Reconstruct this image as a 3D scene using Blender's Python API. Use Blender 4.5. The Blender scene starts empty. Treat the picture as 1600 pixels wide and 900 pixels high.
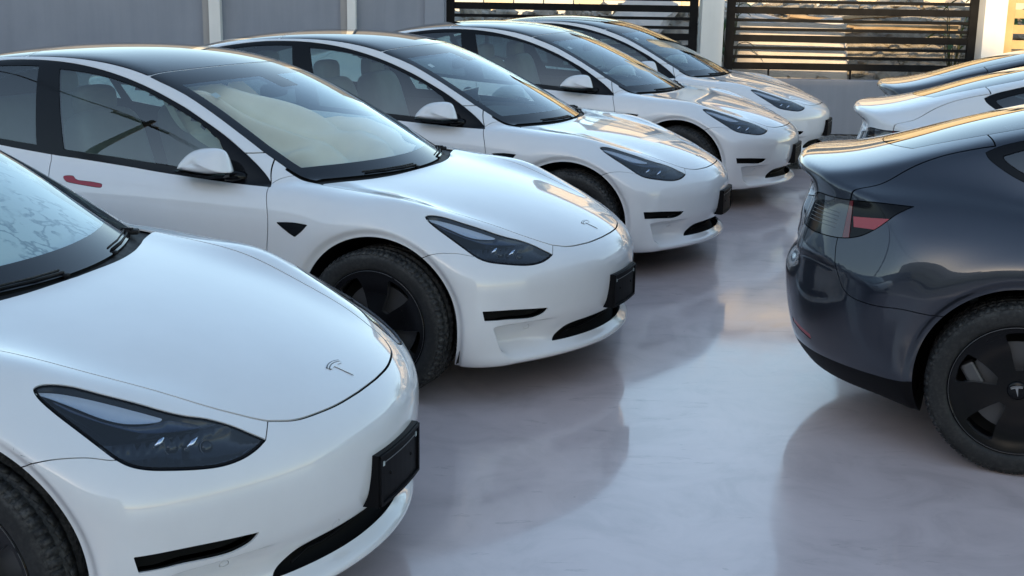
import bpy, bmesh, math, random
import numpy as np
from mathutils import Matrix, Vector
random.seed(7)
RNG = np.random.default_rng(11)
scene = bpy.context.scene
COL = scene.collection
rad = math.radians
PI = math.pi

# ------------------------------------------------------------------ camera
CAM_H, CAM_PITCH, CAM_ROLL, CAM_F = 1.8032, 0.23581, 0.01685, 2003.4
cd = bpy.data.cameras.new('camera')
cam = bpy.data.objects.new('camera', cd)
COL.objects.link(cam)
cd.sensor_width = 36.0
cd.lens = CAM_F*36.0/1600.0
cd.clip_start = 0.05
cd.clip_end = 3000.0
cam.location = (0, 0, CAM_H)
cam.rotation_euler = (Matrix.Rotation(PI/2-CAM_PITCH, 4, 'X') @ Matrix.Rotation(CAM_ROLL, 4, 'Z')).to_euler()
scene.camera = cam

# ------------------------------------------------------------------ sky, sun, exposure
SUN_EL, SUN_AZ = rad(15.0), rad(196.0)      # azimuth clockwise from +Y: low evening sun behind the camera
world = bpy.data.worlds.new('World')
scene.world = world
world.use_nodes = True
wn = world.node_tree
sky = wn.nodes.new('ShaderNodeTexSky')
sky.sky_type = 'NISHITA'
sky.sun_disc = False
sky.sun_elevation = SUN_EL
sky.sun_rotation = SUN_AZ
sky.air_density = 1.0
sky.dust_density = 0.5
sky.ozone_density = 1.0
tint = wn.nodes.new('ShaderNodeMix')          # camera white balance for open shade
tint.data_type = 'RGBA'; tint.blend_type = 'MULTIPLY'; tint.inputs[0].default_value = 1.0
tint.inputs[7].default_value = (1.07, 1.0, .90, 1)
wn.links.new(sky.outputs[0], tint.inputs[6])
wn.links.new(tint.outputs[2], wn.nodes['Background'].inputs['Color'])
wn.nodes['Background'].inputs['Strength'].default_value = 0.15
sl = bpy.data.lights.new('sun', 'SUN')
sl.energy = 2.6
sl.angle = rad(0.5)
sl.color = (1.0, 0.72, 0.40)
sun = bpy.data.objects.new('sun', sl)
COL.objects.link(sun)
sd = Vector((math.sin(SUN_AZ)*math.cos(SUN_EL), math.cos(SUN_AZ)*math.cos(SUN_EL), math.sin(SUN_EL)))
sun.rotation_euler = sd.to_track_quat('Z', 'Y').to_euler()
sun.location = sd*60
scene.view_settings.view_transform = 'Standard'
scene.view_settings.look = 'None'
scene.view_settings.exposure = 1.45
scene.view_settings.gamma = 1.0
scene.view_settings.use_curve_mapping = False
scene.render.engine = 'CYCLES'
scene.cycles.use_denoising = True
scene.cycles.max_bounces = 10
scene.cycles.transparent_max_bounces = 16
scene.cycles.glossy_bounces = 6
scene.cycles.sample_clamp_indirect = 5.0

# ------------------------------------------------------------------ materials
def mat(name, col=(.5,.5,.5), rough=.5, metal=0.0, coat=0.0, coat_rough=.03, spec=.5, emit=None):
    m = bpy.data.materials.new(name)
    m.use_nodes = True
    b = m.node_tree.nodes['Principled BSDF']
    b.inputs['Base Color'].default_value = (*col, 1)
    b.inputs['Roughness'].default_value = rough
    b.inputs['Metallic'].default_value = metal
    b.inputs['Coat Weight'].default_value = coat
    b.inputs['Coat Roughness'].default_value = coat_rough
    b.inputs['Specular IOR Level'].default_value = spec
    return m
def nd(m, t, **kw):
    n = m.node_tree.nodes.new(t)
    for k, v in kw.items():
        if k in n.inputs: n.inputs[k].default_value = v
        else: setattr(n, k, v)
    return n
def lk(m, a, b): m.node_tree.links.new(a, b)
def P(m): return m.node_tree.nodes['Principled BSDF']
def coords(m, kind='Object', scale=None):
    tc = nd(m, 'ShaderNodeTexCoord')
    o = tc.outputs[kind]
    if scale is not None:
        mp = nd(m, 'ShaderNodeMapping'); mp.inputs['Scale'].default_value = scale
        lk(m, o, mp.inputs['Vector']); o = mp.outputs[0]
    return o
def ramp(m, src, stops):
    r = nd(m, 'ShaderNodeValToRGB'); lk(m, src, r.inputs[0])
    e = r.color_ramp.elements
    e[0].position, e[0].color = stops[0][0], (*stops[0][1], 1)
    e[1].position, e[1].color = stops[-1][0], (*stops[-1][1], 1)
    for p, c in stops[1:-1]:
        q = e.new(p); q.color = (*c, 1)
    return r.outputs[0]
def noise(m, vec, scale, detail=4, rough=.55, dist=0.0):
    n = nd(m, 'ShaderNodeTexNoise'); lk(m, vec, n.inputs['Vector'])
    n.inputs['Scale'].default_value = scale; n.inputs['Detail'].default_value = detail
    n.inputs['Roughness'].default_value = rough; n.inputs['Distortion'].default_value = dist
    return n.outputs[0]
def bump(m, h, strength, dist=.01, to=None):
    b = nd(m, 'ShaderNodeBump'); b.inputs['Strength'].default_value = strength; b.inputs['Distance'].default_value = dist
    lk(m, h, b.inputs['Height']); lk(m, b.outputs[0], (to or P(m).inputs['Normal']))
    return b
def g3(v): return (v, v, v)
def noisy(name, c0, c1, scale=3.0, rough=(.5,.7), bscale=40, bstr=.15, bdist=.01, spec=.4, kind='Object', detail=6):
    m = mat(name, c0, rough[0], spec=spec)
    v = coords(m, kind)
    n = noise(m, v, scale, detail)
    lk(m, ramp(m, n, [(.32, c0), (.68, c1)]), P(m).inputs['Base Color'])
    lk(m, ramp(m, noise(m, v, scale*2.3, 4), [(.3, g3(rough[0])), (.7, g3(rough[1]))]), P(m).inputs['Roughness'])
    if bstr: bump(m, noise(m, v, bscale, 5), bstr, bdist)
    return m
def paint(name, col, metal=0.0, rough=.4):
    m = mat(name, col, rough, metal, coat=1.0, coat_rough=.01, spec=.25)
    P(m).inputs['Coat IOR'].default_value = 1.55
    v = coords(m)
    # a thin film of settled dust: slightly uneven gloss and tone
    d = noise(m, v, 5.0, 6, .6)
    lo = tuple(c*.965 for c in col)
    lk(m, ramp(m, d, [(.35, lo), (.65, col)]), P(m).inputs['Base Color'])
    lk(m, ramp(m, noise(m, v, 14.0, 5), [(.40, g3(.004)), (.80, g3(.025))]), P(m).inputs['Coat Roughness'])
    b = nd(m, 'ShaderNodeBump'); b.inputs['Strength'].default_value = .010; b.inputs['Distance'].default_value = .002
    lk(m, noise(m, v, 220.0, 2), b.inputs['Height']); lk(m, b.outputs[0], P(m).inputs['Coat Normal'])
    return m
def glass(name, tint, f0=.07, rough=0.0, refl=(1,1,1)):
    m = bpy.data.materials.new(name); m.use_nodes = True
    nt = m.node_tree; nt.nodes.remove(P(m))
    out = nt.nodes['Material Output']
    tr = nd(m, 'ShaderNodeBsdfTransparent'); tr.inputs[0].default_value = (*tint, 1)
    gl = nd(m, 'ShaderNodeBsdfGlossy'); gl.inputs['Color'].default_value = (*refl, 1); gl.inputs['Roughness'].default_value = rough
    lw = nd(m, 'ShaderNodeLayerWeight'); lw.inputs[0].default_value = .5
    p5 = nd(m, 'ShaderNodeMath', operation='POWER'); p5.inputs[1].default_value = 5.0
    ma = nd(m, 'ShaderNodeMath', operation='MULTIPLY_ADD'); ma.inputs[1].default_value = .93; ma.inputs[2].default_value = f0
    mx = nd(m, 'ShaderNodeMixShader')
    lk(m, lw.outputs['Facing'], p5.inputs[0]); lk(m, p5.outputs[0], ma.inputs[0]); lk(m, ma.outputs[0], mx.inputs[0])
    lk(m, tr.outputs[0], mx.inputs[1]); lk(m, gl.outputs[0], mx.inputs[2]); lk(m, mx.outputs[0], out.inputs[0])
    return m
M = {}
M['white'] = paint('pearl_white_paint', (.67,.665,.67))
M['navy'] = paint('dark_blue_metallic_paint', (.027,.032,.046), .65, .33)
M['grey'] = paint('dark_grey_metallic_paint', (.05,.052,.06), .7, .38)
M['glass'] = glass('window_glass', (.50,.62,.60), .10)
M['wsglass'] = glass('windshield_glass', (.88,.93,.91), .13, 0.0, (.88,.95,1.0))
M['roofglass'] = glass('tinted_roof_glass', (.015,.02,.03), .075)
M['rearglass'] = glass('tinted_rear_glass', (.05,.06,.07), .08)
M['lens'] = glass('lamp_lens', (.72,.78,.88), .065)
M['blade'] = mat('lamp_blade', (.55,.57,.57), .35, .0)
M['blueblade'] = mat('lamp_blue_shelf', (.02,.033,.06), .2, .2)
M['cloth'] = noisy('cream_cloth', (.66,.61,.50), (.74,.69,.58), 4, (.85,.95), 180, .15, .004, .2)
M['redlens'] = mat('red_lamp_lens', (.10,.003,.006), .15, coat=1)
M['clearlens'] = mat('ribbed_clear_lamp', (.055,.056,.062), .22, .5, coat=1)
M['reflector'] = mat('red_reflector', (.30,.012,.022), .35, coat=.5)
M['frit'] = mat('black_glass_border', (.006,.007,.010), .06, spec=.45)
M['gloss'] = mat('gloss_black_trim', (.004,.004,.005), .10, spec=.2)
M['trim'] = mat('satin_black_trim', (.004,.004,.005), .55, spec=.12)
M['plastic'] = noisy('textured_black_plastic', (.006,.006,.007), (.010,.010,.011), 8, (.5,.65), 300, .1, .002, .25)
M['liner'] = mat('black_liner', (.006,.006,.006), .9, spec=.2)
M['under'] = mat('underbody_black', (.012,.012,.012), .8)
M['housing'] = mat('lamp_housing', (.006,.008,.012), .16, .2)
M['chrome'] = mat('chrome', (.75,.76,.78), .08, 1.0)
M['silver'] = mat('satin_silver', (.45,.46,.48), .3, .9)
M['guide'] = mat('light_guide', (.10,.12,.16), .2, .3)
M['spoke'] = mat('spoke_edge_gloss', (.06,.06,.064), .10, .5)
M['drl'] = mat('milky_light_strip', (.75,.78,.82), .3)
M['cover'] = mat('black_wheel_cover', (.005,.005,.006), .18, spec=.18)
M['brake'] = mat('brake_steel', (.10,.10,.105), .5, .6)
M['seat'] = noisy('pale_vinyl', (.24,.235,.23), (.29,.285,.28), 5, (.5,.6), 150, .06, .002)
M['seatdark'] = noisy('charcoal_vinyl', (.03,.03,.032), (.04,.04,.042), 5, (.5,.6), 150, .06, .002)
M['dash'] = mat('dashboard', (.02,.02,.021), .65)
M['screen'] = mat('screen_black', (.006,.006,.007), .08)
M['redfilm'] = mat('red_protective_film', (.28,.012,.03), .35)
M['emblem'] = mat('emblem_chrome', (.30,.31,.33), .35, .8)
M['emblem_line'] = mat('emblem_outline', (.03,.03,.035), .3, .3)
M['rimedge'] = mat('rim_edge_metal', (.16,.16,.165), .35, .8)
M['sticker'] = mat('white_sticker', (.38,.42,.42), .5)
M['plateline'] = mat('plate_line_grey', (.16,.16,.165), .5)
def rubber():
    m = mat('dusty_tyre_rubber', (.014,.014,.014), .62, spec=.25)
    v = coords(m)
    sx = nd(m, 'ShaderNodeSeparateXYZ'); lk(m, v, sx.inputs[0])
    xx = nd(m, 'ShaderNodeMath', operation='MULTIPLY'); lk(m, sx.outputs[0], xx.inputs[0]); lk(m, sx.outputs[0], xx.inputs[1])
    zz = nd(m, 'ShaderNodeMath', operation='MULTIPLY_ADD'); lk(m, sx.outputs[2], zz.inputs[0]); lk(m, sx.outputs[2], zz.inputs[1]); lk(m, xx.outputs[0], zz.inputs[2])
    r = nd(m, 'ShaderNodeMath', operation='SQRT'); lk(m, zz.outputs[0], r.inputs[0])
    n = noise(m, v, 13.0, 8, .7); n2 = noise(m, v, 90.0, 4, .6)
    mx = nd(m, 'ShaderNodeMath', operation='MULTIPLY'); lk(m, n, mx.inputs[0]); lk(m, n2, mx.inputs[1])
    dust = ramp(m, mx.outputs[0], [(.20, g3(0)), (.42, g3(1))])
    tread = ramp(m, r.outputs[0], [(.300, g3(.22)), (.322, g3(.9)), (.334, g3(.6))])
    f = nd(m, 'ShaderNodeMath', operation='MULTIPLY'); lk(m, dust, f.inputs[0]); lk(m, tread, f.inputs[1])
    lk(m, ramp(m, f.outputs[0], [(0, (.016,.016,.0165)), (1, (.095,.092,.087))]), P(m).inputs['Base Color'])
    bump(m, n2, .12, .002)
    return m
M['rubber'] = rubber()
M['letters'] = mat('moulded_lettering', (.035,.035,.035), .6)

# ------------------------------------------------------------------ mesh helpers
def obj_from(name, V, T, m, parent=None, N=None, smooth=True, flat_faces=None):
    me = bpy.data.meshes.new(name)
    V = np.asarray(V, float)
    T = [list(map(int, t)) for t in T] if not isinstance(T, np.ndarray) else T.tolist()
    me.from_pydata(V.tolist(), [], T)
    me.polygons.foreach_set('use_smooth', np.full(len(me.polygons), smooth))
    if N is not None: me.normals_split_custom_set_from_vertices(np.asarray(N, float).tolist())
    me.materials.append(m)
    me.update()
    o = bpy.data.objects.new(name, me)
    COL.objects.link(o)
    if parent is not None: o.parent = parent
    return o
class MB:
    """collects simple solids into one mesh"""
    def __init__(s): s.V = []; s.F = []
    def add(s, V, F):
        b = len(s.V); s.V += [tuple(map(float, v)) for v in V]; s.F += [[int(i)+b for i in f] for f in F]; return s
    def box(s, c, d, M4=None, bev=0.0):
        hx, hy, hz = d[0]/2, d[1]/2, d[2]/2
        if bev <= 0:
            V = [(x*hx, y*hy, z*hz) for x in (-1,1) for y in (-1,1) for z in (-1,1)]
            F = [(0,1,3,2),(4,6,7,5),(0,4,5,1),(2,3,7,6),(0,2,6,4),(1,5,7,3)]
        else:
            bm = bmesh.new(); bmesh.ops.create_cube(bm, size=1)
            for v in bm.verts: v.co = Vector((v.co.x*d[0], v.co.y*d[1], v.co.z*d[2]))
            bmesh.ops.bevel(bm, geom=list(bm.edges), offset=min(bev, .45*min(d)), segments=2, affect='EDGES', profile=.5)
            bm.verts.index_update(); V = [tuple(v.co) for v in bm.verts]; F = [[v.index for v in f.verts] for f in bm.faces]; bm.free()
        V = [Vector(v) for v in V]
        if M4 is not None: V = [M4 @ v for v in V]
        return s.add([v+Vector(c) for v in V], F)
    def tube(s, pts, r, n=8, caps=True):
        pts = [Vector(p) for p in pts]; rs = r if isinstance(r, (list, tuple)) else [r]*len(pts)
        V = []; F = []
        for i, p in enumerate(pts):
            t = (pts[min(i+1, len(pts)-1)]-pts[max(i-1, 0)]).normalized()
            u = t.cross(Vector((0,0,1))) if abs(t.z) < .95 else t.cross(Vector((1,0,0)))
            u.normalize(); w = t.cross(u)
            V += [p+(u*math.cos(2*PI*k/n)+w*math.sin(2*PI*k/n))*rs[i] for k in range(n)]
        for i in range(len(pts)-1):
            for k in range(n): F.append((i*n+k, i*n+(k+1)%n, (i+1)*n+(k+1)%n, (i+1)*n+k))
        if caps: F += [tuple(range(n-1,-1,-1)), tuple(range((len(pts)-1)*n, len(pts)*n))]
        return s.add(V, F)
    def prism(s, poly, axis, a, b):
        """polygon in the plane normal to axis, extruded from a to b"""
        def put(p, q):
            return {0:(q,p[0],p[1]), 1:(p[0],q,p[1]), 2:(p[0],p[1],q)}[axis]
        n = len(poly)
        V = [put(p, a) for p in poly]+[put(p, b) for p in poly]
        return s.add(V, [tuple(range(n-1,-1,-1)), tuple(range(n, 2*n))]+[(i,(i+1)%n,n+(i+1)%n,n+i) for i in range(n)])
    def build(s, name, m, parent=None, smooth=False, bevel=0.0):
        me = bpy.data.meshes.new(name); me.from_pydata(s.V, [], s.F)
        bm = bmesh.new(); bm.from_mesh(me); bmesh.ops.recalc_face_normals(bm, faces=list(bm.faces)); bm.to_mesh(me); bm.free()
        me.polygons.foreach_set('use_smooth', np.full(len(me.polygons), smooth))
        me.materials.append(m); me.update()
        o = bpy.data.objects.new(name, me); COL.objects.link(o)
        if parent is not None: o.parent = parent
        return o
def sq(c, d, e=.45, n=(20,12), R=None, shape=None):
    """superellipsoid, centre c, full size d, squareness e (small = boxy)"""
    nu, nv = n
    V = []; F = []
    sp = lambda w, p: math.copysign(abs(w)**p, w)
    for j in range(nv+1):
        v = -PI/2+PI*j/nv
        for i in range(nu):
            u = 2*PI*i/nu
            p = Vector((sp(math.cos(v),e)*sp(math.cos(u),e)*d[0]/2, sp(math.cos(v),e)*sp(math.sin(u),e)*d[1]/2, sp(math.sin(v),e)*d[2]/2))
            if shape: p = shape(p)
            if R is not None: p = R @ p
            V.append(p+Vector(c))
    for j in range(nv):
        for i in range(nu): F.append((j*nu+i, j*nu+(i+1)%nu, (j+1)*nu+(i+1)%nu, (j+1)*nu+i))
    return V, F
def lathe(prof, n, axis='y', c=(0,0,0)):
    """profile of (radius, along) turned about the axis"""
    V = []; F = []
    for k in range(n):
        a = 2*PI*k/n
        for r, t in prof: V.append((c[0]+r*math.cos(a), c[1]+t, c[2]+r*math.sin(a)))
    m_ = len(prof)
    for k in range(n):
        for i in range(m_-1): F.append((k*m_+i, k*m_+i+1, ((k+1)%n)*m_+i+1, ((k+1)%n)*m_+i))
    return V, F
def empty(name, loc=(0,0,0), rz=0, parent=None):
    o = bpy.data.objects.new(name, None); COL.objects.link(o)
    o.location = loc; o.rotation_euler = (0,0,rz); o.empty_display_size = .2
    if parent is not None: o.parent = parent
    return o
def tag(o, label=None, cat=None, group=None, kind=None):
    for k, v in (('label',label),('category',cat),('group',group),('kind',kind)):
        if v: o[k] = v
    return o
def curve(pts, s, lo=None, hi=None, step=0.004):
    """smooth 1-D curve through points: linear table blurred by a gaussian of width s"""
    p = np.array(pts, float)
    lo = p[0,0]-.4 if lo is None else lo; hi = p[-1,0]+.4 if hi is None else hi
    g = np.arange(lo-4*s-.01, hi+4*s+.01, step)
    # monotone-ish cubic (finite-difference hermite) before the blur
    x, y = p[:,0], p[:,1]
    d = np.diff(y)/np.diff(x)
    m = np.concatenate([[d[0]], (d[1:]*np.diff(x)[:-1]+d[:-1]*np.diff(x)[1:])/(x[2:]-x[:-2]), [d[-1]]])
    i = np.clip(np.searchsorted(x, g)-1, 0, len(x)-2)
    h = x[i+1]-x[i]; t = np.clip((g-x[i])/h, 0, 1)
    v = (2*t**3-3*t**2+1)*y[i]+(t**3-2*t**2+t)*h*m[i]+(-2*t**3+3*t**2)*y[i+1]+(t**3-t**2)*h*m[i+1]
    v = np.where(g < x[0], y[0]+m[0]*(g-x[0]), v); v = np.where(g > x[-1], y[-1]+m[-1]*(g-x[-1]), v)
    if s > 0:
        n = int(4*s/step)+1; k = np.exp(-.5*(np.arange(-n, n+1)*step/s)**2); k /= k.sum()
        vp = np.concatenate([v[0]-(v[1]-v[0])*np.arange(n,0,-1), v, v[-1]+(v[-1]-v[-2])*np.arange(1,n+1)])
        v = np.convolve(vp, k, 'valid')
    return lambda q: np.interp(q, g, v)
def smx(a, b, k): return .5*(a+b+np.sqrt((a-b)**2+k*k))
def smn(a, b, k): return .5*(a+b-np.sqrt((a-b)**2+k*k))
def sst(a, b, x):
    t = np.clip((x-a)/(b-a), 0, 1); return t*t*t*(t*(6*t-15)+10)
def gs(x, c, w): return np.exp(-.5*((x-c)/w)**2)

Wside = curve([(0,.86),(.3,.89),(.5,.903),(.841,.912),(1.2,.912),(1.6,.908),(2.4,.909),(3.2,.916),(3.716,.922),(4.1,.915),(4.3,.895),(4.5,.86),(4.7,.81)],.06)
If = curve([(.10,.09),(.165,.045),(.185,.018),(.205,.018),(.225,.045),(.25,.068),(.29,.06),(.33,.035),(.37,.016),(.42,.006),(.48,0),(.54,.0),(.57,.006),(.60,.020),(.64,.055),(.68,.105),(.72,.17)],.007,step=.002)
Ip = curve([(.10,.06),(.165,.028),(.185,.014),(.25,.008),(.33,.004),(.42,.0),(.48,0),(.54,.0),(.57,.006),(.60,.020),(.64,.055),(.68,.105),(.72,.17)],.008,step=.002)
Ir = curve([(.15,.2),(.2,.13),(.25,.085),(.30,.05),(.40,.018),(.50,.003),(.58,0),(.62,.004),(.65,.02),(.68,.045),(.72,.07),(.78,.088),(.85,.095),(.92,.115),(.97,.125),(1.005,.115),(1.03,.085),(1.05,.064),(1.08,.06),(1.2,.06)],.006,step=.002)
Iq = curve([(.15,.2),(.2,.13),(.25,.085),(.30,.05),(.40,.018),(.50,.003),(.60,0),(.70,.014),(.80,.040),(.90,.070),(.97,.088),(1.04,.075),(1.2,.06)],.02,step=.002)
Is = curve([(.14,.10),(.18,.07),(.22,.045),(.28,.022),(.34,.010),(.40,.012),(.50,.014),(.60,.008),(.68,.002),(.74,.0),(.80,.008),(.85,.024),(.90,.05),(.95,.085),(1.0,.125),(1.05,.17),(1.1,.22)],.02,step=.002)
Zh = curve([(-.1,.555),(0,.615),(.1,.663),(.2,.704),(.3,.738),(.4,.768),(.6,.817),(.8,.855),(1.0,.884),(1.2,.906),(1.4,.922),(1.8,.94)],.04)
bow = curve([(-.2,.42),(0,.42),(.2,.38),(.5,.25),(.9,.10),(1.3,.0),(2,0)],.06)
Zs = curve([(1,.91),(1.3,.93),(2.0,.97),(3.0,1.015),(3.7,1.045),(4.2,1.04),(4.45,1.03),(4.6,1.025),(4.7,1.02)],.06)
Zr = curve([(0.7,.70),(0.9,.81),(1.1,.922),(1.3,1.03),(1.5,1.13),(1.7,1.221),(1.9,1.301),(2.1,1.365),(2.3,1.408),(2.5,1.433),(2.7,1.443),(2.9,1.442),(3.1,1.432),(3.3,1.413),(3.5,1.384),(3.7,1.341),(3.9,1.283),(4.1,1.213),(4.25,1.158),(4.4,1.105),(4.5,1.075),(4.6,1.058),(4.7,1.05)],.06)
Yb = curve([(1.0,.72),(1.2,.76),(1.45,.79),(1.8,.805),(2.4,.812),(3.0,.805),(3.5,.775),(3.9,.725),(4.2,.67),(4.5,.62),(4.7,.58)],.08)
bws = curve([(.8,.42),(1.0,.42),(1.6,.40),(2.1,.28),(2.6,.0),(3.4,-.10),(4.2,-.16),(4.7,-.16)],.12)
crn = curve([(.8,.0),(1.1,.02),(2.0,.06),(2.5,.10),(3.5,.13),(4.4,.10),(4.7,.08)],.1)
def body(p):
    x, y, z = p[...,0], np.abs(p[...,1]), p[...,2]
    y2 = y*y
    # front fascia
    sx = .96*y
    yo = y+.35*(.40-z)
    pocket = sst(.46,.60,y)*sst(.225,.275,z)*(1-sst(.345,.366,z))*(1-sst(.765,.815,yo))
    wp = sst(.70,.80,yo-.02)
    ff = (.48*y2-x)/np.sqrt(1+sx*sx)+If(z)*(1-wp)+Ip(z)*wp+.040*pocket
    wq = sst(.36,.60,y)
    # flare round the wheels
    r1 = np.hypot(x-.841, z-.345); r2 = np.hypot(x-3.716, z-.345)
    fl = .010*(gs(r1,.45,.045)+gs(r2,.45,.045))-.016*(1-sst(.384,.424,np.minimum(r1,r2)))
    fs = y-Wside(x)+Is(z)-fl
    fr = (x-(4.702-.28*y2-.35*y2*y2))/np.sqrt(1+(.56*y+1.4*y*y2)**2)+Ir(z)*(1-wq)+Iq(z)*wq
    # deck
    hood = Zh(x-bow(x)*y2)-.03*y2+.055*gs(y,.64+.11*sst(.15,.75,x),.10)*sst(.12,.52,x)*(1-.8*sst(.58,1.2,x))
    rear = Zs(x)-.07*y2
    w = sst(1.15,1.7,x)
    ft = (z-(hood*(1-w)+rear*w))*.97
    low = smx(ff, fs, .07)
    low = smx(low, fr, .03-.015*sst(.9,1.0,z))
    low = smx(low, ft, .035+.015*sst(.2,.6,x)-.03*sst(4.1,4.5,x))
    low = smx(low, .165+.05*sst(3.9,4.3,x)-z, .02)
    dz = z-.95
    fg = (y-(Yb(x)-.36*dz-.35*np.where(dz>0,dz*dz,0)))*.93
    xe = x-bws(x)*y2
    fo = (z-Zr(xe)+crn(x)*y2)*.92
    gh = smx(smx(smx(fg, fo, .04), fr, .02), (.80-z), .01)
    k = .012+.10*sst(3.5,4.2,x)
    return smn(low, gh, k)
def grad(p, e=1e-3):
    g = np.empty_like(p)
    for i in range(3):
        d = np.zeros(3); d[i] = e
        g[...,i] = (body(p+d)-body(p-d))/(2*e)
    return g
def surface_net(h, lo=(-.06,-.02,.12), hi=(4.76,.96,1.48)):
    ax = [np.arange(lo[i], hi[i]+h, h) for i in range(3)]
    n = [len(a) for a in ax]
    G = np.empty(n, np.float32)
    for i0 in range(0, n[0], 40):
        X = np.stack(np.meshgrid(ax[0][i0:i0+40], ax[1], ax[2], indexing='ij'), -1)
        G[i0:i0+40] = body(X)
    S = G < 0
    # cells with sign change
    c = np.zeros([k-1 for k in n], np.int8)
    for a in (0,1):
        for b in (0,1):
            for d in (0,1): c += S[a:n[0]-1+a, b:n[1]-1+b, d:n[2]-1+d]
    act = (c > 0) & (c < 8)
    idx = -np.ones(act.shape, np.int64); ii = np.argwhere(act); idx[act] = np.arange(len(ii))
    V = np.array(lo)+(ii+.5)*h
    for _ in range(8):
        f = body(V); g = grad(V); V = V-np.clip(f/np.maximum((g*g).sum(1),.05), -h*.7, h*.7)[:,None]*g
    Q = []
    for a in range(3):
        b, d = (a+1)%3, (a+2)%3
        sl0 = [slice(None)]*3; sl1 = [slice(None)]*3
        sl0[a] = slice(0,-1); sl1[a] = slice(1,None)
        E = S[tuple(sl0)] != S[tuple(sl1)]
        e = np.argwhere(E)
        ok = (e[:,b] > 0) & (e[:,d] > 0) & (e[:,b] < n[b]-1) & (e[:,d] < n[d]-1)
        e = e[ok]; s = S[tuple(e.T)]
        def cell(db, dd):
            q = e.copy(); q[:,b] += db; q[:,d] += dd; return idx[tuple(q.T)]
        q = np.stack([cell(-1,-1), cell(0,-1), cell(0,0), cell(-1,0)], 1)
        q[~s] = q[~s][:, ::-1]
        Q.append(q)
    Q = np.concatenate(Q)
    Q = Q[(Q >= 0).all(1)]
    # shorter diagonal
    d1 = np.linalg.norm(V[Q[:,0]]-V[Q[:,2]],axis=1); d2 = np.linalg.norm(V[Q[:,1]]-V[Q[:,3]],axis=1)
    A = np.where((d1<=d2)[:,None], Q[:,[0,1,2]], Q[:,[0,1,3]]); B = np.where((d1<=d2)[:,None], Q[:,[0,2,3]], Q[:,[1,2,3]])
    return V, np.concatenate([A,B])
# ------------------------------------------------------------------ cutting the car skin into panels
def compact(V, T):
    u, inv = np.unique(T, return_inverse=True)
    return V[u], inv.reshape(T.shape)
def snap(V, it=2):
    for _ in range(it):
        f = body(V); g = grad(V); V = V-np.clip(f/np.maximum((g*g).sum(1), .05), -.006, .006)[:,None]*g
    return V
def edges_of(T):
    E = np.sort(np.concatenate([T[:,[0,1]], T[:,[1,2]], T[:,[2,0]]]), 1)
    key = E[:,0].astype(np.int64)*(10**8)+E[:,1]
    uk, inv = np.unique(key, return_inverse=True)
    return np.stack([uk//10**8, uk % 10**8], 1), inv.reshape(3, -1).T
def split_marked(V, T, E, te, mark, mids):
    nid = np.full(len(E), -1); nid[mark] = len(V)+np.arange(mark.sum())
    V = np.concatenate([V, mids]); m = mark[te]; out = []
    code = m[:,0]*1+m[:,1]*2+m[:,2]*4
    t = T; e = nid[te]
    def sel(c): return t[code == c], e[code == c]
    a, _ = sel(0); out.append(a)
    for c, r in ((1,0),(2,1),(4,2)):
        a, q = sel(c)
        if len(a):
            a = np.roll(a, -r, 1); k = q[:,r]
            out += [np.stack([a[:,0], k, a[:,2]],1), np.stack([k, a[:,1], a[:,2]],1)]
    for c, r in ((3,0),(6,1),(5,2)):      # edges r and r+1 marked
        a, q = sel(c)
        if len(a):
            a = np.roll(a, -r, 1); k, l = q[:,r], q[:,(r+1)%3]
            out += [np.stack([k, a[:,1], l],1), np.stack([a[:,0], k, l],1), np.stack([a[:,0], l, a[:,2]],1)]
    a, q = sel(7)
    if len(a):
        out += [np.stack([a[:,0], q[:,0], q[:,2]],1), np.stack([q[:,0], a[:,1], q[:,1]],1), np.stack([q[:,2], q[:,1], a[:,2]],1), q]
    return V, np.concatenate(out)
def refine(V, T, fld, target=.007, rounds=3, project=True):
    for _ in range(rounds):
        g = fld(V); E, te = edges_of(T)
        L = np.linalg.norm(V[E[:,0]]-V[E[:,1]], axis=1)
        ga, gb = g[E[:,0]], g[E[:,1]]
        mark = (L > target) & ((ga*gb < 0) | (np.minimum(abs(ga), abs(gb)) < .6*np.minimum(L, .012)))
        if not mark.any(): break
        mids = (V[E[mark,0]]+V[E[mark,1]])/2
        if project:
            y0 = mids[:,1] < 1e-7; mids = snap(mids); mids[y0,1] = 0
        V, T = split_marked(V, T, E, te, mark, mids)
    return V, T
def cut(V, T, g):
    """split along g = 0: (V, inside triangles g<0, outside triangles)"""
    g = np.where(np.abs(g) < 2e-5, 2e-5, g)
    s = g[T] < 0; n = s.sum(1)
    tin, tout = [T[n == 3]], [T[n == 0]]
    X = T[(n == 1) | (n == 2)]
    if len(X):
        sx = g[X] < 0; one = sx.sum(1) == 1
        lone = np.where(one[:,None], sx, ~sx).argmax(1)
        X = np.take_along_axis(X, (lone[:,None]+np.arange(3)) % 3, 1)
        E = np.concatenate([X[:,[0,1]], X[:,[0,2]]]); Es = np.sort(E, 1)
        uk, inv = np.unique(Es[:,0].astype(np.int64)*(10**8)+Es[:,1], return_inverse=True)
        a, b = uk//10**8, uk % 10**8
        t = g[a]/(g[a]-g[b]); W = V[a]+(V[b]-V[a])*t[:,None]
        ids = len(V)+inv.reshape(2, -1); V = np.concatenate([V, W])
        k, l = ids[0], ids[1]
        tip = np.stack([X[:,0], k, l],1)
        q1 = np.stack([k, X[:,1], X[:,2]],1); q2 = np.stack([k, X[:,2], l],1)
        tin += [tip[one], q1[~one], q2[~one]]; tout += [tip[~one], q1[one], q2[one]]
    return V, np.concatenate(tin), np.concatenate(tout)
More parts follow.
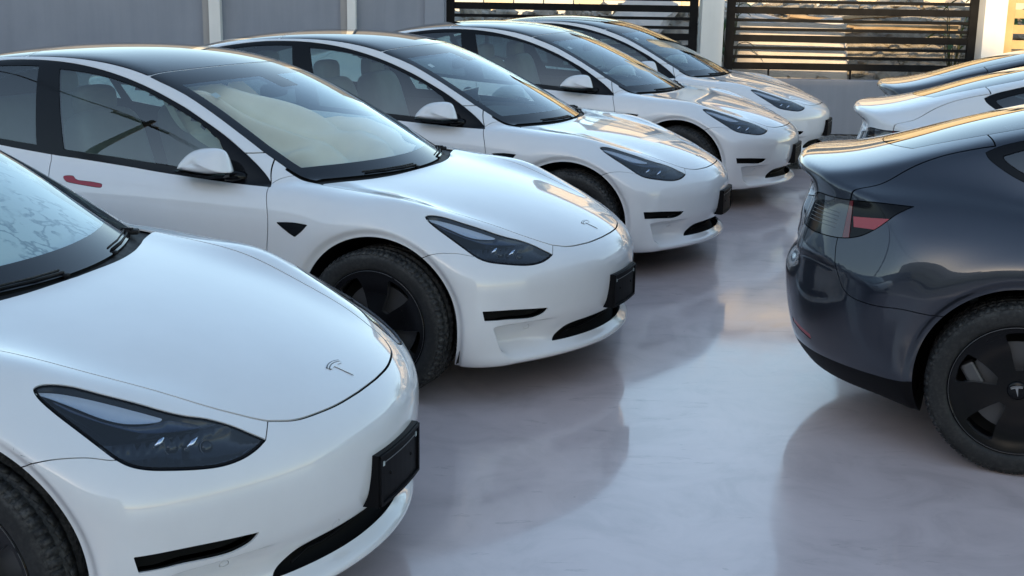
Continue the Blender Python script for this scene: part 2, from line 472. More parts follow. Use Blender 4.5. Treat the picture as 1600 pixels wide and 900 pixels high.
def spline(pts, corners=(), n=6, closed=True):
    """Catmull-Rom through the points, kept sharp at the corner indices"""
    p = [np.array(q, float) for q in pts]; N = len(p); out = []
    for i in range(N if closed else N-1):
        p1, p2 = p[i], p[(i+1) % N]
        p0 = p1 if (i in corners or (not closed and i == 0)) else p[i-1]
        p3 = p2 if ((i+1) % N in corners or (not closed and i == N-2)) else p[(i+2) % N]
        for k in range(n):
            t = k/n
            out.append(.5*((2*p1)+(p2-p0)*t+(2*p0-5*p1+4*p2-p3)*t*t+(3*p1-p0-3*p2+p3)*t**3))
    if not closed: out.append(p[-1])
    return np.array(out)
def poly_sdf(q, poly):
    d2 = np.full(len(q), 1e9); ins = np.zeros(len(q), bool)
    n = len(poly)
    for i in range(n):
        a, b = poly[i], poly[(i+1) % n]
        e = b-a; w = q-a; L = max(e@e, 1e-12)
        t = np.clip((w@e)/L, 0, 1); d = w-t[:,None]*e
        d2 = np.minimum(d2, (d*d).sum(1))
        c = ((a[1] <= q[:,1]) & (b[1] > q[:,1])) | ((b[1] <= q[:,1]) & (a[1] > q[:,1]))
        with np.errstate(divide='ignore', invalid='ignore'):
            xi = a[0]+(q[:,1]-a[1])*e[0]/(e[1] if abs(e[1]) > 1e-12 else 1e-12)
        ins ^= c & (q[:,0] < xi)
    d = np.sqrt(d2); return np.where(ins, -d, d)
def oblique(d):
    d = Vector(d).normalized(); e1 = Vector((0,0,1)).cross(d).normalized(); e2 = d.cross(e1)
    B = np.array([e1, e2]).T
    return lambda V: np.asarray(V) @ B
def field(poly, proj, mask, dilate=0.0):
    lo, hi = poly.min(0)-.06, poly.max(0)+.06
    def f(V):
        q = proj(V); g = np.full(len(V), .2)
        k = ((q > lo) & (q < hi)).all(1) & mask(V)
        if k.any(): g[k] = poly_sdf(q[k], poly)-dilate
        return g
    return f
SIDE = lambda V: np.asarray(V)[:, [0,2]]
TOP = lambda V: np.asarray(V)[:, [0,1]]
FRONT = lambda V: np.asarray(V)[:, [1,2]]

# headlight
HL3 = [(.668,.738,.806),(.652,.712,.807),(.605,.68,.797),(.535,.652,.775),(.465,.622,.752),(.402,.595,.728),(.358,.570,.712),(.314,.535,.697),(.262,.506,.675),(.222,.490,.655),(.182,.473,.634),
       (.187,.515,.622),(.202,.563,.612),(.228,.614,.609),(.264,.665,.615),(.31,.715,.625),(.352,.752,.634),(.388,.775,.647),(.424,.783,.665),(.468,.782,.690),(.525,.776,.720),(.587,.770,.753),(.635,.762,.780),(.66,.752,.797)]
PH = oblique((-.62,.52,.60))
HL = spline(PH(HL3), corners=(10,), n=4)
f_head = field(HL, PH, lambda V: (V[:,0] < 1.0) & (V[:,1] > .2) & (V[:,2] > .5))
# hood (plan view)
hs = [(.093,-.3),(.093,0),(.097,.10),(.110,.20),(.137,.30),(.163,.36),(.204,.414),(.25,.446),(.36,.502),(.52,.556),(.70,.612),(.87,.655),(1.05,.690),(1.205,.706),
      (1.21,.68),(1.18,.58),(1.145,.50),(1.10,.38),(1.065,.22),(1.05,0),(1.05,-.3)]
HOOD = spline(hs, corners=(0,6,13,14,20), n=5)
f_hood = field(HOOD, TOP, lambda V: (V[:,0] < 1.4) & (V[:,2] > .55))
# windshield, roof glass, rear glass (plan view)
ws_side = [(1.262,.655),(1.285,.668),(1.331,.682),(1.391,.687),(1.528,.683),(1.676,.665),(1.829,.643),(1.985,.621),(2.138,.609),(2.205,.598)]
WS = np.array([(1.075,-.3)]+[(1.066+.486*y*y, y) for y in np.linspace(0,.62,16)]+ws_side+[(2.088+.325*y*y, y) for y in np.linspace(.59,0,12)]+[(2.088,-.3)])
f_ws = field(WS, TOP, lambda V: (V[:,2] > .86) & (V[:,0] < 2.5))
RE = curve([(2.1,.610),(2.23,.592),(2.5,.565),(2.75,.548),(2.95,.538),(3.3,.520),(3.6,.503),(3.9,.487),(4.15,.455),(4.4,.43)], .05)
xs = np.linspace(2.22, 3.0, 24)
RG = np.array([(2.096,-.3)]+[(2.096+.325*y*y, y) for y in np.linspace(0,.585,12)]+[(x, RE(x)) for x in xs]+[(3.0+.02*(1-(y/.53)**2), y) for y in np.linspace(.53,0,6)]+[(3.02,-.3)])
f_roof = field(RG, TOP, lambda V: V[:,2] > 1.15)
xs = np.linspace(3.012, 4.19, 30)
BG = np.array([(3.032,-.3),(3.032,0)]+[(3.012+.02*(1-(y/.53)**2), y) for y in np.linspace(.1,.53,5)]+[(x, RE(x)) for x in xs]+[(4.345-.75*y*y, y) for y in np.linspace(.44,0,10)]+[(4.345,-.3)])
f_back = field(BG, TOP, lambda V: V[:,2] > 1.06)
# side glass area
DLOp = [(1.400,.889),(1.55,.891),(1.713,.898),(2.0,.914),(2.18,.927),(2.48,.944),(2.64,.952),(2.96,.975),(3.3,1.005),(3.6,1.048),(3.77,1.092),(3.885,1.153),(3.915,1.186),
        (3.864,1.212),(3.78,1.238),(3.6,1.288),(3.4,1.332),(3.156,1.366),(2.986,1.377),(2.813,1.378),(2.648,1.369),(2.48,1.348),(2.312,1.315),(2.147,1.271),(1.982,1.215),(1.891,1.178),(1.736,1.107),(1.632,1.051),(1.526,.987),(1.453,.936)]
DLO = spline(DLOp, corners=(0,12), n=4)
f_dlo = field(DLO, SIDE, lambda V: V[:,1] > .45)
W1 = spline([(2.735,1.342),(2.628,1.337),(2.467,1.322),(2.301,1.292),(2.136,1.249),(1.893,1.160),(1.825,1.129),(1.72,1.070),(1.60,.922),(1.75,.930),(1.937,.945),(2.30,.966),(2.570,.979)], corners=(0,8,7,12), n=4)
W2 = spline([(2.872,1.350),(2.99,1.348),(3.156,1.338),(3.33,1.315),(3.47,1.285),(3.44,1.16),(3.40,1.050),(3.2,1.022),(2.96,1.003),(2.742,.990)], corners=(0,4,6,9), n=4)
W3 = spline([(3.515,1.275),(3.62,1.250),(3.76,1.210),(3.85,1.178),(3.83,1.155),(3.74,1.110),(3.60,1.078),(3.46,1.062)], corners=(0,3,7), n=4)
ym = lambda V: V[:,1] > .45
f_w1, f_w2, f_w3 = field(W1, SIDE, ym), field(W2, SIDE, ym), field(W3, SIDE, ym)
# front bumper, its slit and the low intake
PB = oblique((-.62,.52,.40))
BU3 = [(.204,.414,.664),(.182,.473,.634),(.26,.62,.655),(.40,.765,.665),(.428,.790,.663),(.477,.819,.674),(.534,.857,.677),(.578,.882,.671),(.609,.894,.664),(.70,.90,.64)]
bu = spline(PB(BU3), corners=(1,3), n=4, closed=False)
ex = PB([(.72,.90,.0),(.1,-.6,-.3),(-.1,-.6,.9),(.15,-.3,.80),(.3,.2,.80)])
f_bump = field(np.concatenate([bu, ex]), PB, lambda V: V[:,0] < .80)
PS = oblique((-.75,.62,.12))
SL3 = [(.361,.826,.437),(.305,.770,.434),(.257,.708,.430),(.203,.626,.422),(.163,.557,.415),(.176,.574,.394),(.197,.604,.382),(.223,.643,.378),(.278,.724,.386),(.353,.820,.394)]
SLIT = spline(PS(SL3), corners=(0,4,9), n=4)
f_slit = field(SLIT, PS, lambda V: (V[:,0] < .6) & (V[:,1] > .3))
INT = spline([(-.3,.316),(0,.316),(.263,.314),(.37,.309),(.415,.292),(.468,.240),(.40,.238),(.2,.236),(0,.236),(-.3,.236)], corners=(0,5,9), n=4)
f_int = field(INT, FRONT, lambda V: V[:,0] < .4)
# tail lamp, rear bumper, trunk lid
PT = oblique((.66,.70,.22))
TL3 = [(4.62,.30,.925),(4.558,.443,.945),(4.509,.536,.970),(4.451,.616,.970),(4.388,.676,.971),(4.261,.756,.981),(4.146,.795,.984),
       (4.233,.797,.906),(4.295,.778,.859),(4.351,.75,.834),(4.411,.707,.822),(4.475,.641,.82),(4.522,.578,.823),(4.58,.45,.84),(4.62,.30,.868)]
TAIL = spline(PT(TL3), corners=(0,6,14), n=4)
f_tail = field(TAIL, PT, lambda V: (V[:,0] > 3.9) & (V[:,2] > .7))
RF = np.array([(4.378,.921),(4.232,.936),(4.288,.888),(4.371,.883)])
f_refl = field(RF, SIDE, lambda V: (V[:,0] > 4) & (V[:,1] > .5))
PR_ = oblique((.70,.70,.08))
RB3 = [(3.95,.93,.592),(4.014,.927,.594),(4.14,.908,.607),(4.25,.882,.606),(4.353,.824,.621),(4.383,.771,.671),(4.398,.725,.78),(4.401,.715,.827),(4.44,.68,.86),(4.53,.56,.86),(4.535,.545,.78),(4.537,.53,.725),(4.573,.45,.705),(4.632,.2,.70),(4.644,0,.70)]
rb = spline(PR_(RB3), corners=(0,7,8,9), n=4, closed=False)
f_rb = field(np.concatenate([rb, PR_([(4.573,-.45,.70),(4.573,-.45,-.3),(3.7,.93,-.3),(3.7,.93,.59)])]), PR_, lambda V: V[:,0] > 3.75)
BR = spline(PR_([(4.625,.44,.415),(4.585,.53,.405),(4.530,.625,.392),(4.528,.628,.372),(4.583,.535,.384),(4.623,.445,.396)]), corners=(0,2,3,5), n=3)
f_brefl = field(BR, PR_, lambda V: V[:,0] > 4.2)
yt = curve([(3.8,.600),(3.96,.595),(4.091,.604),(4.215,.641),(4.298,.690),(4.37,.71),(4.8,.71)], .02)
f_lid = lambda V: np.maximum(np.maximum(V[:,1]-yt(V[:,0]), 3.895-V[:,0]-.3*(V[:,1]-.55)), .60-V[:,2])
# doors (side view), fender
xdf = curve([(.2,1.405),(.27,1.402),(.45,1.39),(.621,1.376),(.767,1.366),(.893,1.409),(.95,1.44)], .02)
xdm = curve([(.2,2.592),(.27,2.59),(.6,2.585),(.841,2.601),(.978,2.648),(1.4,2.81)], .02)
xdr = curve([(.2,3.24),(.27,3.25),(.36,3.262),(.45,3.29),(.60,3.37),(.75,3.455),(.9,3.49),(1.06,3.50),(1.4,3.50)], .03)
zsill = lambda x: .262+0*x
f_d1 = lambda V: np.where(V[:,1] > .45, np.maximum(np.maximum(xdf(V[:,2])-V[:,0], V[:,0]-xdm(V[:,2])), np.maximum(zsill(V[:,0])-V[:,2], V[:,2]-1.02)), .2)
f_d2 = lambda V: np.where(V[:,1] > .45, np.maximum(np.maximum(xdm(V[:,2])-V[:,0], V[:,0]-xdr(V[:,2])), np.maximum(zsill(V[:,0])-V[:,2], V[:,2]-1.08)), .2)
f_fen = lambda V: np.maximum(V[:,0]-xdf(np.minimum(V[:,2], .893)), V[:,0]-1.415+.6*np.maximum(.806-V[:,1], 0))
f_cowl = lambda V: np.maximum(np.maximum(1.0+.40*V[:,1]**2-V[:,0], V[:,0]-1.40), np.maximum(V[:,1]-.702, .84-V[:,2]))
R_ARCH = .380
f_a1 = lambda V: np.maximum(np.hypot(V[:,0]-.841, V[:,2]-.345)-R_ARCH, .42-V[:,1])
f_a2 = lambda V: np.maximum(np.hypot(V[:,0]-3.716, V[:,2]-.345)-R_ARCH, .42-V[:,1])
f_under = lambda V: V[:,2]-.176-.045*sst(3.9,4.3,V[:,0])

V0, T0 = surface_net(.018)
V0, T0, _ = cut(V0, T0, 1e-9-V0[:,1]); V0[V0[:,1] < 1e-6, 1] = 0
V0, T0 = compact(V0, T0)
def refine_zone(V, T, inside, target):
    for _ in range(3):
        E, te = edges_of(T); L = np.linalg.norm(V[E[:,0]]-V[E[:,1]], axis=1)
        mark = (L > target) & inside((V[E[:,0]]+V[E[:,1]])/2)
        if not mark.any(): break
        mids = (V[E[mark,0]]+V[E[mark,1]])/2; y0 = mids[:,1] < 1e-7; mids = snap(mids, 3); mids[y0,1] = 0
        V, T = split_marked(V, T, E, te, mark, mids)
    return V, T
V0, T0 = refine_zone(V0, T0, lambda P_: (P_[:,0] < .47) & (P_[:,2] < .43) & (P_[:,2] > .17), .0075)
V0, T0 = refine_zone(V0, T0, lambda P_: (P_[:,1] > .6) & (np.abs(np.minimum(np.hypot(P_[:,0]-.841, P_[:,2]-.345), np.hypot(P_[:,0]-3.716, P_[:,2]-.345))-.405) < .035), .0085)
V0 = np.where(V0[:,1:2] > 1e-6, snap(V0, 3), V0)
REST = [V0, T0]
PAN = {}
def take(name, fld, gap=.0022, target=.007, rounds=3, src=None, keep=True):
    V, T = REST if src is None else PAN[src]
    V, T = refine(V, T, fld, target, rounds)
    g = fld(V)
    V, ti, to = cut(V, T, g+gap)
    if gap > 0:
        g = fld(V); V, _, to = cut(V, to, g-gap)
    a = compact(V, ti) if len(ti) else (V[:0], ti); b = compact(V, to)
    if keep: PAN[name] = list(a)
    if src is None: REST[0], REST[1] = b
    else: PAN[src] = list(b)
take('arch_hole', f_a1, 0); take('arch_hole_r', f_a2, 0)
take('under', f_under, 0, .03, 1)
take('windshield', f_ws, .0015); take('roof_glass', f_roof, .003); take('rear_glass', f_back, .002)
take('headlight', f_head, .0022, .005, 4)
take('hood', f_hood, .0032, .006)
take('cowl', f_cowl, 0, .012, 2)
take('dlo', f_dlo, .0008)
take('side_window_front', f_w1, .0012, .007, 3, 'dlo'); take('side_window_rear', f_w2, .0012, .007, 3, 'dlo'); take('quarter_window', f_w3, .0012, .007, 3, 'dlo')
take('front_bumper', f_bump, .0015, .007)
take('slit', f_slit, 0, .005, 4, 'front_bumper'); take('intake', f_int, 0, .006, 3, 'front_bumper')
for k_, c_ in enumerate(((.074,.281,.336),(.257,.579,.322),(.496,.883,.477))):
    take('parking_sensor%d' % k_, (lambda V, c_=np.array(c_): np.linalg.norm(V-c_, axis=1)-.0125), .0008, .004, 4, 'front_bumper')
take('tail_light', f_tail, .002, .006)
take('rear_bumper', f_rb, .0018, .007)
take('bumper_reflector', f_brefl, .001, .005, 4, 'rear_bumper')
take('valance', lambda V: V[:,2]-.318, .001, .008, 3, 'rear_bumper')
take('trunk_lid', f_lid, .0028, .007)
take('fender', f_fen, .002, .007)
take('door_front', f_d1, .0026, .007); take('door_rear', f_d2, .0026, .007)
PAN['shell'] = REST
# windshield: clear pane inside a printed black border
def f_clear(V):
    x, y = V[:,0], V[:,1]
    g = f_ws(V)+.052
    top = 1.93+.36*y*y; base = 1.165+.475*y*y
    g = np.maximum(np.maximum(g, x-top), base-x)
    hump = .02-np.hypot(np.maximum(np.abs(y)-.06, 0), np.maximum(1.82-x, 0))  # sensor area behind the mirror
    return np.maximum(g, hump)
take('ws_clear', f_clear, 0, .008, 3, 'windshield')
take('reflector', f_refl, 0, .005, 4, 'tail_light')
take('tail_wedge', lambda V: V[:,0]-4.383, .0012, .006, 3, 'tail_light')
take('tail_red', lambda V: V[:,0]-4.405+.10*(V[:,2]-.9), .0006, .006, 3, 'tail_light')
take('tail_clear', lambda V: V[:,0]-4.505, .0008, .006, 3, 'tail_light')

XO = np.array([2.35, 0, 0])
def unit(N): return N/np.maximum(np.linalg.norm(N, axis=1), 1e-9)[:,None]
def skin(pan, depth=0.0, off=0.0, both=False, flip=False):
    """panel mesh (V, T, N), with its edges turned in by depth; mirrored for the far side"""
    V, T = pan; N = unit(grad(V)); N[V[:,1] < 1e-6, 1] = 0
    if off: V = V-N*off
    if depth > 0:
        E, te = edges_of(T); cnt = np.bincount(te.ravel(), minlength=len(E))
        # oriented boundary edges
        O = np.concatenate([T[:,[0,1]], T[:,[1,2]], T[:,[2,0]]]); ot = te.T.ravel()
        b = (cnt[ot] == 1) & ~((V[O[:,0],1] < 1e-6) & (V[O[:,1],1] < 1e-6))
        O = O[b]; n = len(O)
        A, B = V[O[:,0]], V[O[:,1]]; nA, nB = N[O[:,0]], N[O[:,1]]
        side = unit(np.cross(B-A, nA))
        W = np.concatenate([A, B, A-nA*depth, B-nB*depth]); WN = np.concatenate([side]*4)
        k = len(V)+np.arange(n)
        Q = np.concatenate([np.stack([k+n, k, k+2*n],1), np.stack([k+n, k+2*n, k+3*n],1)])
        V = np.concatenate([V, W]); N = np.concatenate([N, WN]); T = np.concatenate([T, Q])
    if flip: V = V*[1,-1,1]; N = N*[1,-1,1]; T = T[:,::-1]
    if both:
        m_ = len(V); V = np.concatenate([V, V*[1,-1,1]]); N = np.concatenate([N, N*[1,-1,1]]); T = np.concatenate([T, T[:,::-1]+m_])
    return V-XO, T, N
# small regions set into the panels
side_f = lambda pts, corners, n=4: field(spline(pts, corners=corners, n=n), SIDE, lambda V: V[:,1] > .6)
take('handle_front', side_f([(2.520,.862),(2.49,.868),(2.462,.866),(2.435,.852),(2.36,.850),(2.296,.845),(2.286,.836),(2.296,.827),(2.36,.829),(2.45,.835),(2.50,.842)], (4,)), .0009, .005, 4, 'door_front')
take('handle_rear', side_f([(3.420,.895),(3.39,.901),(3.362,.899),(3.335,.885),(3.26,.883),(3.196,.878),(3.186,.869),(3.196,.860),(3.26,.862),(3.35,.868),(3.40,.875)], (4,)), .0009, .005, 4, 'door_rear')
take('side_camera', side_f([(1.322,.750),(1.24,.756),(1.162,.752),(1.19,.722),(1.225,.694),(1.26,.710)], (0,2,4), 3), .0008, .005, 4, 'fender')
# outward winding of the skin
_v, _t = PAN['hood']; _n = np.cross(_v[_t[:,1]]-_v[_t[:,0]], _v[_t[:,2]]-_v[_t[:,0]])
if _n[:,2].sum() < 0:
    for k in PAN: PAN[k][1] = PAN[k][1][:, ::-1]

PROTO = []          # every object of the prototype car
def panel(name, key, m, parent, depth=.010, both=False, flip=False, off=0.0):
    V, T, N = skin(PAN[key], depth, off, both, flip)
    o = obj_from(name, V+XO, T, m, parent, N)
    PROTO.append(o); return o
def reg(o): PROTO.append(o); return o
car = empty('parked_car')
shift = Matrix.Translation((-2.35, 0, 0))
def top(o): o.matrix_local = shift @ o.matrix_local; return o
# --- painted panels
WHT = M['white']
shell = top(panel('body_shell', 'shell', WHT, car, .006, both=True))
hood = top(panel('hood', 'hood', WHT, car, .006, both=True))
fbump = top(panel('front_bumper', 'front_bumper', WHT, car, .006, both=True))
for k_ in range(3):
    if len(PAN['parking_sensor%d' % k_][1]):
        for fl in (False, True): panel('parking_sensor', 'parking_sensor%d' % k_, WHT, fbump, .003, flip=fl, off=.0002)
rbump = top(panel('rear_bumper', 'rear_bumper', WHT, car, .006, both=True))
panel('lower_valance', 'valance', M['trim'], rbump, .008, both=True)
lid = top(panel('trunk_lid', 'trunk_lid', WHT, car, .006, both=True))
top(panel('underbody', 'under', M['under'], car, 0, both=True))
top(panel('cowl', 'cowl', M['plastic'], car, .02, both=True, off=.012))
ws = top(panel('windshield', 'ws_clear', M['wsglass'], car, 0, both=True))
panel('windshield_border', 'windshield', M['frit'], ws, 0, both=True)
top(panel('roof_glass', 'roof_glass', M['roofglass'], car, .006, both=True))
top(panel('rear_glass', 'rear_glass', M['rearglass'], car, .006, both=True))
for fl in (False, True):
    sg = -1 if fl else 1
    fe = top(panel('fender', 'fender', WHT, car, .006, flip=fl))
    panel('side_camera', 'side_camera', M['gloss'], fe, .004, flip=fl, off=-.003)
    d1 = top(panel('front_door', 'door_front', WHT, car, .006, flip=fl))
    h1 = panel('door_handle', 'handle_front', WHT, d1, .004, flip=fl, off=-.0012)
    if not fl: h1['visible_front_handle'] = 1
    d2 = top(panel('rear_door', 'door_rear', WHT, car, .006, flip=fl))
    panel('door_handle', 'handle_rear', WHT, d2, .004, flip=fl, off=-.0012)
    tr = top(panel('window_trim', 'dlo', M['gloss'], car, .008, flip=fl))
    for k, nm in (('side_window_front','front_side_window'), ('side_window_rear','rear_side_window'), ('quarter_window','quarter_window')):
        top(panel(nm, k, M['glass'], car, 0, flip=fl, off=.002))
    # head lamp: clear lens over a deep dark housing
    hl = top(panel('headlight', 'headlight', M['lens'], car, 0, flip=fl))
    V, T = PAN['headlight']; N = unit(grad(V)); ds = np.clip(-f_head(V), 0, .2)
    dep = .006+.055*(1-np.exp(-ds/.030))
    Vh = V-N*dep[:,None]
    # inner rib: the shelf that divides the upper blade from the lamp bowl
    q = PH(V); rib = gs(q[:,1]-(-.02+PH([(.42,.68,.70)])[0,1]), 0, .006)
    Vh = Vh+N*(dep*.65*rib)[:,None]
    Vs, Ts = Vh*[1,sg,1], (T if not fl else T[:,::-1])
    reg(obj_from('housing', Vs, Ts, M['housing'], hl))
    for nm, pl, mt, dp in (('upper_blade', [(.666,.746,.801),(.621,.711,.794),(.554,.677,.775),(.479,.644,.750),(.414,.616,.727),(.394,.609,.720),(.400,.629,.717),(.435,.667,.721),(.470,.692,.729),(.515,.709,.744),(.575,.723,.768),(.629,.736,.788)], M['blade'], .012),
                           ('blue_shelf', [(.622,.738,.783),(.572,.728,.764),(.511,.715,.740),(.467,.696,.726),(.432,.672,.718),(.395,.628,.714),(.384,.602,.717),(.344,.573,.704),(.314,.557,.693),(.323,.577,.692),(.358,.626,.696),(.405,.674,.704),(.453,.699,.718),(.514,.721,.739),(.578,.737,.763)], M['blueblade'], .014)):
        fp = field(spline(PH(pl), n=3), PH, lambda V: V[:,0] < 1)
        Va, Ta = refine(V, T, fp, .005, 2); Va, Ta, _ = cut(Va, Ta, fp(Va)); Va, Ta = compact(Va, Ta); Na = unit(grad(Va))
        reg(obj_from(nm, (Va-Na*(dp+.022*(1-np.exp(fp(Va)/.012)))[:,None])*[1,sg,1], (Ta if not fl else Ta[:,::-1]), mt, hl))
    # black seal round the lens edge
    fr_ = lambda W: -f_head(W)-.0075
    Vr, Tr = refine(V, T, fr_, .004, 2); Vr, Tr, _ = cut(Vr, Tr, fr_(Vr)); Vr, Tr = compact(Vr, Tr); Nr = unit(grad(Vr)); Vr = Vr+Nr*.0006
    reg(obj_from('seal', Vr*[1,sg,1], (Tr if not fl else Tr[:,::-1]), M['trim'], hl, Nr*[1,sg,1]))
    # running light along the lower edge
    Tq = T[((ds > .012) & (ds < .022) & (q[:,1] < PH([(.33,.70,.645)])[0,1]))[T].all(1)]
    if len(Tq):
        Vr, Tr = compact(V-N*.010, Tq); reg(obj_from('running_light', Vr*[1,sg,1], (Tr if not fl else Tr[:,::-1]), M['drl'], hl))
    lower = (V[:,2] < .630+.27*(V[:,0]-.18)) & (V[:,0] < .44)
    Tl = T[lower[T].all(1)]
    for c0 in (.017,):
        Va, Ta = compact(V, Tl); fd = lambda W: np.abs(-f_head(W)-c0)-.0008
        Va, Ta = refine(Va, Ta, fd, .003, 2); Va, Ta, _ = cut(Va, Ta, fd(Va))
        if len(Ta):
            Va, Ta = compact(Va, Ta); Na = unit(grad(Va)); dq = .012+.5*c0
            reg(obj_from('light_guide', (Va-Na*dq)*[1,sg,1], (Ta if not fl else Ta[:,::-1]), M['guide'], hl, Na*[1,sg,1]))
    for (px, py, pz, r) in ((.325,.648,.658,.020), (.262,.585,.643,.018)):
        n_ = Vector((-.72, .42*sg, .35)).normalized(); R = n_.to_track_quat('Z','Y').to_matrix()
        c_ = Vector((px, py*sg, pz))+Vector((.045, -.03*sg, -.015))
        V_, F_ = sq(c_, (2*r, 2*r, 1.3*r), 1.0, (20,10), R); mb = MB().add(V_, F_)
        p_ = reg(mb.build('projector', M['screen'], hl, True))
        rp = [(c_+R @ Vector((math.cos(a)*r*1.12, math.sin(a)*r*1.12, .2*r))) for a in np.linspace(0, 2*PI, 21)]
        reg(MB().tube(rp, .0016, 6, False).build('projector_bezel', M['brake'], hl, True))
    for a, b in (((.36,.690,.665),(.345,.655,.690)), ((.302,.635,.650),(.285,.60,.676))):
        A = Vector((a[0]+.035, (a[1]-.022)*sg, a[2]-.012)); B = Vector((b[0]+.03, (b[1]-.02)*sg, b[2]-.012))
        reg(MB().tube([A, (A+B)/2+Vector((-.004,0,.002)), B], [.002,.0085,.0015], 6).build('reflector_blade', M['chrome'], hl, True))
    # slot in the bumper corner and its dark throat
    V_, T_, N_ = skin(PAN['slit'], 0, .035, flip=fl)
    sl_ = top(reg(obj_from('bumper_slot', V_+XO, T_, M['liner'], car, N_)))
    # tail lamp
    tl = top(panel('tail_light', 'tail_light', M['gloss'], car, .01, flip=fl))
    panel('side_wedge', 'tail_wedge', M['gloss'], tl, .01, flip=fl)
    panel('side_reflector', 'reflector', M['reflector'], tl, 0, flip=fl, off=.0006)
    panel('brake_light', 'tail_red', M['redlens'], tl, .006, flip=fl, off=-.0015)
    panel('reversing_light', 'tail_clear', M['clearlens'], tl, .006, flip=fl, off=-.0010)
    for zz in (.856,.872,.888,.904,.920):
        ptl = [(4.425+.085*t, (.690-.11*t-.03*t*t)*sg, zz) for t in np.linspace(0,1,6)]
        W_ = np.array(ptl); W_[:,1] *= sg
        for _ in range(4):
            gg = grad(W_); W_ = W_-(body(W_)/(gg*gg).sum(1))[:,None]*gg
        W_ = W_+unit(grad(W_))*.0016; W_[:,1] *= sg
        reg(MB().tube([Vector(q_) for q_ in W_], .0011, 6).build('lens_rib', M['rimedge'], tl, True))
    panel('bumper_reflector', 'bumper_reflector', M['reflector'], rbump, .003, flip=fl, off=.002)
# low intake throat
V_, T_, N_ = skin(PAN['intake'], 0, .05, both=True)
it = top(reg(obj_from('air_intake', V_+XO, T_, M['liner'], car, N_)))
mb = MB()
for zz in (.262,.288): mb.tube([(.155, y, zz) if abs(y) > .3 else (.112+.35*y*y, y, zz) for y in np.linspace(-.40,.40,17)], .004, 6)
reg(mb.build('intake_bar', M['trim'], it, True))
# dark inner skin seen through the panel gaps and round the cabin
LV = []; LT = []; nb = 0
for k in ('shell','hood','front_bumper','rear_bumper','trunk_lid','fender','door_front','door_rear','dlo','windshield','cowl','tail_light','tail_wedge'):
    V, T = PAN[k]; 
    N = unit(grad(V)); LV.append(V-N*.016); LT.append(T+nb); nb += len(V)
LV = np.concatenate(LV); LT = np.concatenate(LT)
LV = np.concatenate([LV, LV*[1,-1,1]]); LT = np.concatenate([LT, LT[:,::-1]+nb])
top(reg(obj_from('inner_liner', LV, LT, M['liner'], car)))
# backing strips under the panel joints
V, T = surface_net(.03); V, T, _ = cut(V, T, 1e-9-V[:,1]); N = unit(grad(V))
holes = np.minimum.reduce([f_ws(V)+.03, f_roof(V)+.03, f_back(V)+.03, f_dlo(V)+.03, f_head(V)+.0, f_a1(V)-.02, f_a2(V)-.02, f_slit(V)-.02, f_int(V)-.03, f_tail(V)+.02])
okv = (holes > 0) & (V[:,2] > .2); T = T[okv[T].all(1)]; V, T = compact(V-N*.018, T)
n_ = len(V); V = np.concatenate([V, V*[1,-1,1]]); T = np.concatenate([T, T[:,::-1]+n_])
top(reg(obj_from('joint_backing', V, T, M['liner'], car)))
# wheel wells
for ax in (.841, 3.716):
    for sg in (1, -1):
        prof = [(.05,.46),(.392,.46),(.400,.60),(.400,.80),(.396,.845)]
        V_, F_ = lathe([(r, t*sg) for r, t in prof], 48, c=(ax,0,.345))
        F_ = [f for f in F_ if sum(V_[i][2] for i in f)/len(f) > .19]
        top(reg(obj_from('wheel_well', V_, F_, M['liner'], car)))
# cabin: floor, firewall, dashboard, seats, steering wheel, screen, mirror
top(reg(MB().box((2.55,0,.27),(2.7,1.5,.03)).box((1.28,0,.58),(.03,1.45,.6)).box((3.9,0,.62),(.03,1.4,.65)).build('cabin_floor', M['dash'], car)))
def dsh(p): p.z -= .10*max(0, -p.x/.28); return p
V_, F_ = sq((1.62,0,.80),(.62,1.40,.22),.35,(28,12), shape=dsh)
da = top(reg(MB().add(V_, F_).build('dashboard', M['dash'], car, True)))
reg(MB().box((1.845,0,.945),(.012,.38,.235), Matrix.Rotation(rad(-8),4,'Y'), .005).build('screen', M['screen'], da))
tor = [(1.93+.05*math.sin(a), -.37+.18*math.cos(a), .865+.165*math.sin(a)) for a in np.linspace(0, 2*PI, 33)]
sw = top(reg(MB().tube(tor, .015, 8, False).box((1.925,-.37,.86),(.035,.13,.10),None,.012).box((1.93,-.37,.86),(.02,.34,.03)).build('steering_wheel', M['dash'], car, True)))
def seat(x, y, wide, mt, name):
    R = Matrix.Rotation(rad(17), 3, 'Y')
    mb = MB(); mb.add(*sq((x,y,.50),(.52,wide,.20),.45)); mb.add(*sq((x+.30,y,.80),(.19,wide*.98,.68),.42,(20,12),R))
    s_ = top(reg(mb.build(name, mt, car, True)))
    for hy in ((0,) if wide < .8 else (-.36,.36)):
        hb = MB(); hb.add(*sq((x+.415,y+hy,1.165),(.11,.27,.17),.55)); hb.tube([(x+.39,y+hy-.06,1.05),(x+.41,y+hy-.06,1.14)],.006); hb.tube([(x+.39,y+hy+.06,1.05),(x+.41,y+hy+.06,1.14)],.006)
        reg(hb.build('headrest', mt, s_, True))
for y in (.37,-.37): seat(2.32, y, .50, M['seat'], 'front_seat')
seat(3.20, 0, 1.22, M['seat'], 'rear_seat')
for sg in (1,-1):
    top(reg(MB().add(*sq((2.2,sg*.745,.68),(1.5,.06,.46),.3)).build('door_card', M['seatdark'], car, True)))
    # bright frame of the pillar inside
    top(reg(MB().tube([(2.72,sg*.765,.97),(2.77,sg*.72,1.1),(2.83,sg*.60,1.31)],.018,8).build('pillar_trim', M['seat'], car, True)))
mi = top(reg(MB().add(*sq((1.90,0,1.235),(.03,.24,.07),.5)).build('inside_mirror', M['trim'], car, True)))
